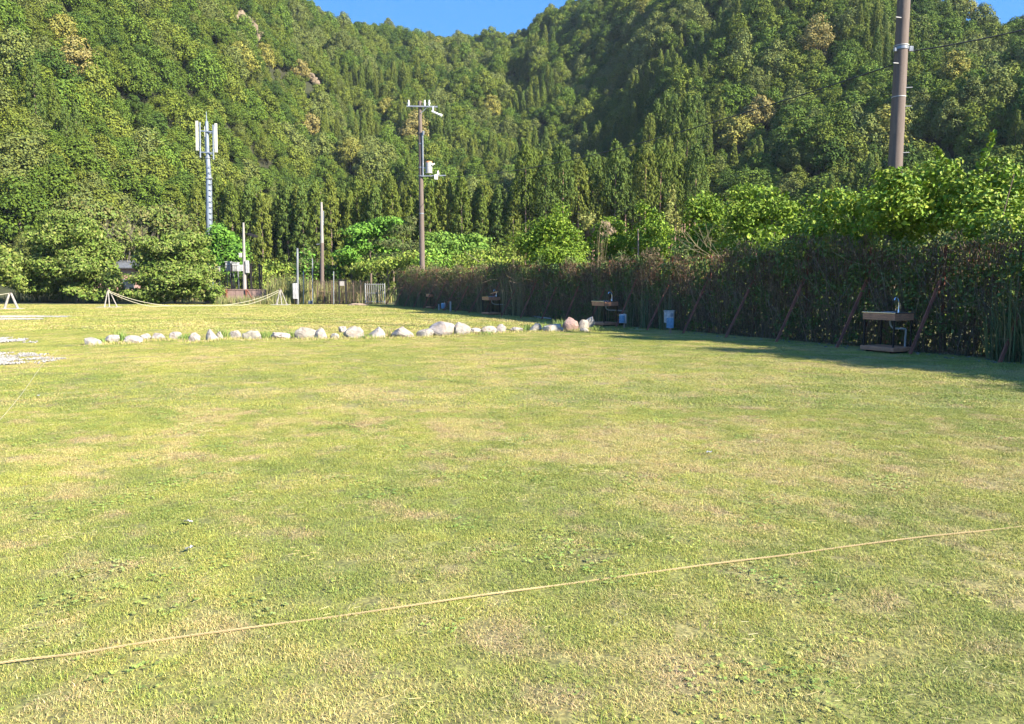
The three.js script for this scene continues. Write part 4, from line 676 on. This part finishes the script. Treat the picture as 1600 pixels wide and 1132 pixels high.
{ // scraps, twisted straw rope in front, thin cord at the left
  const scraps = [[294, 823, 'white paper scrap on the lawn, upper of two at the left'], [297, 865, 'white paper scrap on the lawn, lower of two at the left'], [60, 622, 'white pebble on the lawn near the left edge'], [1108, 712, 'small white scrap in the middle right of the lawn']];
  scraps.forEach(([px, py, label], k) => { const p = onGround(px, py), g = new THREE.PlaneGeometry(0.05, 0.028, 5, 3).rotateX(-Math.PI / 2), q = g.attributes.position; for (let i = 0; i < q.count; i++) q.setY(i, 0.012 * noise2(q.getX(i) * 50 + k, q.getZ(i) * 50)); g.computeVertexNormals(); const sol = merge([g, g.clone().translate(0, 0.0012, 0)]); const m = new THREE.Mesh(sol, M.white); m.name = numbered('paper_scrap'); m.position.set(p.x, 0.034, p.z); m.rotation.y = k; m.castShadow = true; scene.add(m); tag(m, label, 'scrap'); });
  const pts = [[-60, 1050], [20, 1038], [120, 1024], [250, 1004], [400, 984], [520, 967], [640, 950], [760, 933], [880, 916], [1000, 900], [1120, 884], [1240, 868], [1330, 856], [1440, 842], [1560, 828], [1700, 812]].map(([x, y], i) => onGround(x, y).setY(0.0095 + 0.003 * Math.sin(i * 2.1) - (i > 12 ? 0.002 * (i - 12) : 0)));
  const c = new THREE.CatmullRomCurve3(pts), N = 900, strands = [0, 1, 2].map((s) => { const P = []; for (let i = 0; i <= N; i++) { const f = i / N, p = c.getPointAt(f), tg = c.getTangentAt(f), a = f * c.getLength() / 0.055 * 6.283 + s * 2.094, side = V(-tg.z, 0, tg.x).normalize(); P.push(p.addScaledVector(side, Math.cos(a) * 0.003).add(V(0, Math.sin(a) * 0.003, 0))); } return P; });
  const t = thing('straw_rope', pts[7].clone().setY(0), 'twisted straw coloured rope lying across the lawn in front', 'rope');
  strands.forEach((P) => part(t, 'strand', [new THREE.TubeGeometry(new THREE.CatmullRomCurve3(P), 1500, 0.0025, 5)], M.rope));
  const cord = [[90, 548], [66, 572], [30, 622], [-4, 662], [-60, 720]].map(([x, y]) => onGround(x, y).setY(0.014)), t2 = new THREE.Mesh(tube(cord, 0.0022, 60, 6), M.ropePale); t2.name = 'thin_cord'; t2.castShadow = true; scene.add(t2); tag(t2, 'thin pale cord lying on the lawn at the left edge', 'cord');
}

// ---------------------------------------------------------------- rope barrier at the far left
function stand(px, py, h, legs, label) {
  const p = onGround(px, py), t = thing('barrier_stand', p, label, 'stand'); const add = (n, g, m) => part(t, n, g, m, true);
  const top = V(0, h, 0), w = h * 0.42;
  (legs === 4 ? [[-w, -0.25], [-w * 0.35, 0.3], [w * 0.45, 0.3], [w, -0.22]] : [[-w * 0.9, 0.1], [w * 0.9, -0.1]]).forEach(([x, z], i) => add('leg', [cyl(V(x, -0.03, z), top.clone().add(V(x * 0.12, 0.03 * i, z * 0.1)), legs === 4 ? 0.035 : 0.075, legs === 4 ? 0.03 : 0.06, 8)], M.standPaint));
  add('top_tie', [cyl(V(0, h - 0.06, -0.05), V(0, h + (legs === 4 ? 0.16 : 0.05), 0), 0.06, 0.05, 8)], M.wood);
  add('foot_slab', [box(w * 3, 0.04, 0.8, 0, 0.012, 0, 0.01)], M.concrete);
  return p.clone().setY(h);
}
const s0 = stand(17, 483, 0.9, 2, 'two legged barrier stand at the left edge'), s1 = stand(170, 480.5, 1.0, 4, 'four legged barrier stand before the large evergreen tree'), s2 = stand(438, 477, 0.98, 4, 'four legged barrier stand before the retaining wall');
{
  const rope = (a, b, low, f, label) => { const P = []; for (let i = 0; i <= 30; i++) { const t = i / 30, y = Math.max(0.035, lerp(a.y, b.y, t) - low * 4 * t * (1 - t) * (1 - 0.2 * Math.sin(t * 3))); P.push(V(lerp(a.x, b.x, t), y, lerp(a.z, b.z, t) + f)); } const m = new THREE.Mesh(tube(P, 0.016, 90, 7), M.ropePale); m.name = numbered('barrier_rope'); m.castShadow = true; scene.add(m); tag(m, label, 'rope', 'ropes of the barrier'); };
  rope(s1.clone().add(V(0.05, 0.04, 0)), s2.clone().add(V(-0.05, 0.06, 0)), 1.35, 0.04, 'sagging pale rope between the two four legged stands, upper strand');
  rope(s1.clone().add(V(0.05, -0.02, 0)), s2.clone().add(V(-0.05, -0.06, 0)), 1.55, 0.09, 'sagging pale rope between the two four legged stands, lower strand');
  rope(s0.clone().add(V(-6, 0.0, 3)), s0.clone().add(V(0, 0.03, 0)), 0.35, 0, 'pale rope leaving the two legged stand at the left edge');
}

// ---------------------------------------------------------------- poles
{ // near utility pole
  const p0 = at(1399, 262, 18.6), b = V(p0.x, 0, p0.z), t = thing('utility_pole', b, 'near brown utility pole rising out of the vine heap', 'utility pole');
  const H = 15.6; part(t, 'shaft', [cyl(b.clone().setY(-0.2), b.clone().setY(H), 0.188, 0.1, 28)], M.poleBrown);
  const rad = (y) => lerp(0.188, 0.1, y / H), yAt = (py) => at(1400, py, 18.6).y;
  const band = (py, h, w, m) => part(t, 'band', [new THREE.CylinderGeometry(rad(yAt(py)) + w, rad(yAt(py)) + w, h, 28).translate(b.x, yAt(py), b.z)], m);
  band(76, 0.07, 0.012, M.galv); band(72, 0.02, 0.02, M.white); band(152, 0.02, 0.006, M.white);
  part(t, 'clamp', [box(0.1, 0.12, 0.1, b.x + rad(7.3) + 0.04, yAt(78), b.z + 0.06, 0.01), box(0.07, 0.09, 0.08, b.x - rad(7.3) - 0.02, yAt(79), b.z + 0.05, 0.01)], M.galv);
  for (const [py, s] of [[30, -1], [101, -1], [139, 1], [168, 1], [240, 1]]) { const y = yAt(py), r = rad(y); part(t, 'step_bolt', [cyl(V(b.x + s * r * 0.6, y, b.z + 0.1), V(b.x + s * (r + 0.09), y, b.z + 0.14), 0.012, 0.012, 8)], M.white); }
  const w = (a, c, sag, label) => { const P = []; for (let i = 0; i <= 16; i++) { const f = i / 16; P.push(a.clone().lerp(c, f).add(V(0, -sag * 4 * f * (1 - f), 0))); } const m = new THREE.Mesh(tube(P, 0.016, 60, 5), M.wire); m.name = numbered('overhead_wire'); m.castShadow = true; scene.add(m); tag(m, label, 'wire'); };
  w(V(b.x + 0.25, yAt(80), b.z), at(1680, 26, 17), 0.06, 'overhead wire leaving the near pole to the right');
  w(V(b.x - 0.2, yAt(102), b.z), at(698, 277, 50), 0.6, 'overhead wire from the near pole down to the far utility pole');
}
{ // far utility pole with transformer
  const d = 50, base = at(660, 440, d).setY(0), X = (px, py, dz = 0) => { const p = at(px, py, d); p.z += dz; return p; }, top = X(656, 158), t = thing('utility_pole', base, 'far utility pole with crossarm and grey transformer', 'utility pole');
  part(t, 'shaft', [cyl(base.clone().setY(-0.2), top, 0.2, 0.115, 20)], M.poleBrown);
  const arm = part(t, 'crossarm', [bar(X(636, 167, 0.18), X(684, 168, 0.18), 0.09, 0.09), bar(X(658, 178, 0.16), X(667, 169, 0.16), 0.04, 0.02)], M.galv);
  for (const px of [639, 664, 671]) part(arm, 'insulator', [cyl(X(px, 166, 0.18), X(px, 157.5, 0.18), 0.055, 0.04, 10), cyl(X(px, 163, 0.18), X(px, 162, 0.18), 0.09, 0.09, 10)], M.porcelain);
  part(t, 'cutout_arm', [cyl(X(677, 168, 0.2), X(677, 175, 0.2), 0.05, 0.05, 8), cyl(X(675, 175, 0.2), X(690, 182, 0.25), 0.065, 0.06, 8), cyl(X(688, 181, 0.25), X(691, 182.5, 0.25), 0.09, 0.09, 8)], M.porcelain);
  part(t, 'conduit', [cyl(X(660.5, 208, 0.16), X(661.5, 276, 0.16), 0.06, 0.06, 10), cyl(X(662, 206, 0.2), X(662, 212, 0.2), 0.08, 0.06, 8)], M.galv);
  const tr = part(t, 'transformer', [cyl(X(670.5, 271.5, 0.15), X(670.5, 255, 0.15), 0.215, 0.22, 20), box(0.3, 0.08, 0.2, X(664, 263).x, X(664, 263).y, X(664, 263).z + 0.1)], M.transformer);
  part(tr, 'lid', [cyl(X(670.5, 255, 0.15), X(670.5, 253, 0.15), 0.23, 0.2, 20)], M.orange); part(tr, 'bushing', [cyl(X(676, 259, 0.3), X(680, 257, 0.3), 0.06, 0.05, 8)], M.porcelain);
  part(t, 'lower_arm', [bar(X(659, 276, 0.2), X(697, 275, 0.2), 0.07, 0.07)], M.galv); part(t, 'switch_box', [box(0.22, 0.32, 0.2, X(682, 278).x, X(682, 278).y, X(682, 278).z + 0.3, 0.03), cyl(X(685, 274, 0.3), X(685, 268, 0.3), 0.08, 0.05, 8)], M.porcelain);
  for (const py of [275, 262, 334, 225]) { const y = X(658, py).y, r = lerp(0.2, 0.115, y / top.y) + 0.012; part(t, 'band', [new THREE.CylinderGeometry(r, r, 0.07, 18).translate(lerp(base.x, top.x, y / top.y), y, base.z)], M.galv); }
}
{ // slim brown pole
  const d = 62, base = at(503, 470, d).setY(0), X = (px, py) => at(px, py, d), t = thing('service_pole', base, 'slim brown service pole with a pale upper half', 'pole');
  part(t, 'shaft', [cyl(base.clone().setY(-0.1), X(503, 380), 0.17, 0.15, 12)], M.poleBrown); part(t, 'upper_shaft', [cyl(X(503, 380), X(502, 316), 0.14, 0.09, 12)], M.poleGrey);
  part(t, 'bracket', [bar(X(494, 382), X(504, 381), 0.05, 0.05), bar(X(499, 340), X(506, 340), 0.05, 0.05)], M.galv); part(t, 'cable_guard', [cyl(X(505, 330), X(504.5, 352), 0.06, 0.06, 8)], M.galv);
}
{ // antenna mast
  const d = 82, base = at(328, 470, d).setY(0), X = (px, py, dz = 0) => { const p = at(px, py, d); p.z += dz; return p; }, t = thing('antenna_mast', base, 'tall blue grey mobile antenna mast with four white panels', 'mast');
  part(t, 'lower_tube', [cyl(base.clone().setY(-0.2), X(326, 279), 0.37, 0.31, 20)], M.mast); part(t, 'middle_tube', [cyl(X(326, 279), X(324.4, 247), 0.27, 0.24, 20)], M.mast); part(t, 'upper_tube', [cyl(X(324.4, 247), X(322.5, 190), 0.21, 0.17, 20)], M.mast); part(t, 'lightning_rod', [cyl(X(322.5, 190), X(322, 174), 0.06, 0.02, 8)], M.mast);
  for (const [px, py, r] of [[326, 279, 0.4], [324.4, 247, 0.32], [328, 367, 0.44]]) { const p = X(px, py); part(t, 'flange', [new THREE.CylinderGeometry(r, r, 0.16, 20).translate(p.x, p.y, p.z)], M.galv); }
  for (let py = 262; py < 370; py += 9) { const f = (py - 262) / 108, p = X(325.3 + f * 2.8, py); part(t, 'step_rung', [bar(p.clone().add(V(0.1, 0, 0.34)), p.clone().add(V(0.48, 0, 0.3)), 0.05, 0.05)], M.steelDark); }
  for (const py of [206, 239]) part(t, 'crossarm', [bar(X(313, py - 0.8, 0.2), X(335, py + 1, 0.2), 0.12, 0.14), bar(X(324, py, -0.9), X(324, py, 0.2), 0.1, 0.1)], M.mast);
  for (const [px, pp, y0, y1] of [[309, 313.5, 190, 236], [338.6, 334, 194, 239]]) { part(t, 'pipe', [cyl(X(pp, y0 + 2, 0.25), X(pp + 0.7, y1 + 11, 0.25), 0.085, 0.085, 8)], M.mast); const a = X(px, y0, 0.3), b = X(px + 0.8, y1, 0.3); part(t, 'antenna_panel', [bar(a, b, 0.23, 0.16)], M.antenna); for (const f of [0.12, 0.9]) { const q = a.clone().lerp(b, f); part(t, 'panel_bracket', [bar(q, q.clone().setX(X(pp, y0).x), 0.05, 0.05)], M.mast); } }
  for (const px of [-0.5, 0.55]) { const a = X(322.5, 195), b = X(323.5, 236); part(t, 'antenna_panel', [bar(a.clone().add(V(px, 0, -0.95)), b.clone().add(V(px, 0, -0.95)), 0.2, 0.16)], M.antenna); }
}

// ---------------------------------------------------------------- equipment compound, walls and posts at the far end
{
  const d = 57.5, X = (px, py, dz = 0) => { const p = at(px, py, d); p.z += dz; return p; }, xl = X(320, 460).x, xr = X(441, 460).x, top = X(380, 453).y;
  const w = thing('retaining_wall', V((xl + xr) / 2, 0, -d), 'low weathered pinkish concrete retaining wall behind the barrier stand', 'wall');
  const wallMat = std({ map: texture(256, (u, v) => { const k = grain(u, v), s = n32(u * 32, v * 2); return mix3([0.42, 0.34, 0.32], [0.66, 0.56, 0.52], clamp(k * 0.7 + s * 0.4)); }, true, [3, 1]), bumpMap: grainTex, bumpScale: 0.01 });
  const n = 5, L = (xr - xl) / n; for (let i = 0; i < n; i++) part(w, 'panel', [box(L - 0.02, top, 0.2, xl + (i + 0.5) * L, top / 2 - 0.02, -d)], wallMat);
  part(w, 'coping', [box(xr - xl + 0.05, 0.06, 0.28, (xl + xr) / 2, top + 0.01, -d)], wallMat);
  for (const px of [355, 386]) { const p = X(px, 460); part(w, 'steel_post', [box(0.1, top + 0.05, 0.1, p.x, top / 2, -d + 0.17)], M.rust); }
  part(w, 'steel_brace', [bar(V(X(386, 455).x + 0.05, top, -d + 0.2), V(X(399, 470).x, 0.1, -d + 0.35), 0.06, 0.06)], M.rust);
  const tr = new THREE.Mesh(new THREE.BoxGeometry(xr - xl, top - 0.06, 14).translate((xl + xr) / 2, (top - 0.06) / 2, -d - 7.12), std({ color: C(0.2, 0.17, 0.1), map: mottle, roughness: 1 })); tr.name = 'terrace_ground'; tr.receiveShadow = true; scene.add(tr); tag(tr, 'raised earth terrace behind the retaining wall', 'terrace', null, 'structure');
  // mesh enclosure
  const fh = 2.0, fz = -d - 1.2, fl = X(338, 440).x * 1.02, fr = X(408, 440).x * 1.02, y0 = top - 0.06, f = thing('compound_fence', V((fl + fr) / 2, y0, fz), 'dark steel bar fence around the equipment on the terrace', 'fence');
  const bars = []; for (let x = fl; x <= fr; x += 0.16) bars.push(box(0.02, fh - 0.1, 0.02, x, y0 + fh / 2, fz)); for (const h of [0.15, 1, 1.9]) bars.push(box(fr - fl, 0.03, 0.03, (fl + fr) / 2, y0 + h, fz + 0.03)); part(f, 'bar_panel', bars, M.steelDark);
  for (let k = 0; k <= 3; k++) part(f, 'post', [box(0.09, fh, 0.09, lerp(fl, fr, k / 3), y0 + fh / 2, fz - 0.06)], M.steelDark);
  for (const x of [fr - 0.75, fr - 0.1]) part(f, 'gate_post', [box(0.12, fh + 0.1, 0.12, x, y0 + fh / 2, fz + 0.1)], M.steelDark);
  const cab = (px0, px1, py0, py1, z, label, legs = true, kind = M.white) => { const a = at(px0, py0, -z), b = at(px1, py1, -z), c = a.clone().add(b).multiplyScalar(0.5), t = thing('equipment_cabinet', V(c.x, y0, z), label, 'cabinet'); const W = b.x - a.x, H = a.y - b.y; part(t, 'housing', [box(W, H, 0.4, c.x, c.y, z, 0.02)], kind); part(t, 'door', [box(W * 0.86, H * 0.86, 0.03, c.x, c.y, z + 0.21, 0.008)], kind); part(t, 'hood', [box(W + 0.06, 0.05, 0.5, c.x, a.y + 0.03, z + 0.02, 0.01)], kind); if (legs) for (const s of [-1, 1]) part(t, 'leg', [box(0.07, b.y - y0, 0.07, c.x + s * W * 0.38, (b.y + y0) / 2, z)], M.galv); };
  cab(353, 361, 410, 424, -59.6, 'white equipment cabinet, left of two on the terrace'); cab(363, 373, 411, 424.5, -59.6, 'white equipment cabinet, right of two on the terrace'); cab(336, 343, 418, 428, -59.4, 'small grey cabinet at the left end of the terrace', true, M.transformer); cab(319, 331, 420, 433, -60.2, 'low white cabinet half hidden by the evergreen tree');
  // lamp pole
  const d2 = 58.4, Y = (px, py, dz = 0) => { const p = at(px, py, d2); p.z += dz; return p; }, lb = Y(382, 452), lp = thing('lamp_pole', lb.clone().setY(y0), 'pale lamp pole with boxes on the terrace', 'lamp pole');
  part(lp, 'shaft', [cyl(lb.clone().setY(y0 - 0.05), Y(380, 348), 0.15, 0.075, 14)], M.poleGrey); part(lp, 'meter_box', [box(0.2, 0.34, 0.16, Y(376, 398).x, Y(376, 399).y, -d2 + 0.1, 0.01)], M.white); part(lp, 'side_box', [box(0.24, 0.95, 0.2, Y(387, 417).x, Y(387, 417).y, -d2 + 0.1, 0.015)], M.white); part(lp, 'side_box', [box(0.3, 0.48, 0.2, Y(377, 419).x, Y(377, 419).y, -d2 + 0.12, 0.015)], M.white);
  const head = part(lp, 'lamp_arm', [cyl(Y(381, 364), Y(389, 367), 0.03, 0.03, 8)], M.steelDark); part(head, 'lamp_head', [bar(Y(388, 366), Y(402, 370), 0.2, 0.16)], M.steelDark);
}
{
  const d = 56, X = (px, py) => at(px, py, d), b = X(465, 470).setY(0), t = thing('meter_post', b, 'slim silver post with a white meter box near its foot', 'post');
  part(t, 'shaft', [cyl(b.clone().setY(-0.05), X(464.5, 388), 0.085, 0.075, 12)], M.galv); part(t, 'meter_box', [box(0.3, 1.15, 0.2, X(462, 455).x, X(462, 455).y, -d + 0.18, 0.015)], M.white); part(t, 'conduit', [cyl(V(b.x - 0.1, 0, -d + 0.15), V(b.x - 0.1, 0.5, -d + 0.15), 0.04, 0.04, 8)], M.steelDark);
  const pp = (px, y0, label) => { const q = X(px, 470).setY(0), s = thing('galvanised_post', q, label, 'post'); part(s, 'shaft', [cyl(q.clone().setY(-0.05), X(px, y0), 0.04, 0.04, 8)], M.galv); }; pp(521, 424, 'thin galvanised post left of the dark frame'); pp(474, 424, 'thin galvanised post right of the silver meter post'); pp(488, 404, 'thinnest galvanised post in front of the brown service pole');
  const fb = X(534.5, 472).setY(0), f = thing('dark_frame', fb, 'dark steel sign frame with an empty lower half at the far lawn edge', 'frame'), a = X(529.5, 438), c = X(540, 438);
  for (const q of [a, c]) part(f, 'upright', [bar(q.clone().setY(-0.05), q, 0.1, 0.1)], M.steelDark); part(f, 'top_bar', [bar(a.clone().add(V(-0.05, 0, 0)), c.clone().add(V(0.05, 0, 0)), 0.1, 0.1)], M.steelDark); part(f, 'board', [box(c.x - a.x - 0.12, 0.34, 0.03, fb.x, a.y - 0.24, -d)], M.concrete);
  const gl = X(571, 470), gr = X(601, 470), g = thing('bar_gate', V((gl.x + gr.x) / 2, 0, -d), 'pale steel bar gate at the far end of the fence', 'gate'); for (let k = 0; k <= 9; k++) { const x = lerp(gl.x, gr.x, k / 9); part(g, k % 9 ? 'bar' : 'gate_post', [cyl(V(x, 0.03, -d), V(x, 1.5, -d), k % 9 ? 0.022 : 0.05, k % 9 ? 0.022 : 0.05, 8)], M.paleSteel); } for (const h of [0.15, 0.78, 1.42]) part(g, 'rail', [box(gr.x - gl.x, 0.04, 0.04, (gl.x + gr.x) / 2, h, -d + 0.035)], M.paleSteel);
  const bl = X(478, 470).x, br = X(570, 470).x, bf = thing('brown_fence', V((bl + br) / 2, 0, -57.2), 'low rusty brown fence at the far end of the lawn', 'fence'); const n = 8, L = (br - bl) / n;
  for (let k = 0; k <= n; k++) part(bf, 'post', [box(0.07, 1.75, 0.07, bl + k * L, 0.85, -57.2)], M.weathered);
  for (let k = 0; k < n; k++) { const gs = []; for (let i = 1; i < 7; i++) gs.push(box(0.012, 1.6, 0.012, bl + (k + i / 7) * L, 0.85, -57.2)); for (const h of [0.2, 0.85, 1.6]) gs.push(box(L - 0.07, 0.03, 0.02, bl + (k + 0.5) * L, h, -57.185)); part(bf, 'mesh_panel', gs, M.weathered); }
  const bk = onGround(485, 475), cb = thing('valve_box', bk, 'small blue grey box on the ground right of the meter post', 'box'); part(cb, 'housing', [box(0.26, 0.2, 0.26, 0, 0.09, 0, 0.02)], M.pipeGrey, true); part(cb, 'lid', [box(0.28, 0.04, 0.28, 0, 0.21, 0, 0.01)], M.white, true);
  const mound = new THREE.Mesh(stoneColours(boulderGeo(77, 0.7, 0.16, 0.4, 4, 0.3, 0), 77, [0.3, 0.22, 0.15], [0.2, 0.15, 0.1], [0.35, 0.27, 0.18]), M.stone); mound.name = 'soil_mound'; mound.position.copy(onGround(559, 477.5)).setY(0); mound.castShadow = mound.receiveShadow = true; scene.add(mound); tag(mound, 'low brown soil mound on the far lawn edge before the gate', 'mound');
}
{ // house glimpsed between the evergreen trees
  const d = 74, c = at(196, 440, d), t = thing('house', V(c.x, 0, -d - 3), 'low house with a reddish wall and grey roof glimpsed between evergreen trees', 'house');
  const brick = std({ map: texture(256, (u, v) => mix3([0.66, 0.5, 0.45], [0.8, 0.66, 0.6], grain(u, v)), true, [4, 2]) });
  const x0 = at(140, 440, d).x, x1 = at(232, 440, d).x; part(t, 'wall', [box(x1 - x0, 3.0, 5, (x0 + x1) / 2, 1.45, -d - 3)], brick);
  const s = new THREE.Shape(); s.moveTo(-3.1, 0); s.lineTo(0, 0.75); s.lineTo(3.1, 0); s.lineTo(3.1, -0.12); s.lineTo(-3.1, -0.12); part(t, 'roof', [new THREE.ExtrudeGeometry(s, { depth: x1 - x0 + 0.8, bevelEnabled: false }).rotateY(Math.PI / 2).translate(x0 - 0.4, 3.08, -d - 3)], std({ color: C(0.26, 0.28, 0.31), map: mottle, roughness: 0.6 }));
  const win = part(t, 'window', [box(1.1, 0.9, 0.06, x1 - 2.2, 1.45, -d - 0.48)], M.galv); part(win, 'pane', [box(0.95, 0.75, 0.02, x1 - 2.2, 1.45, -d - 0.43)], std({ color: C(0.03, 0.04, 0.05), roughness: 0.1 })); part(t, 'door', [box(0.9, 1.95, 0.06, x0 + 1.5, 0.97, -d - 0.48)], M.wood);
}

renderer.render(scene, camera);
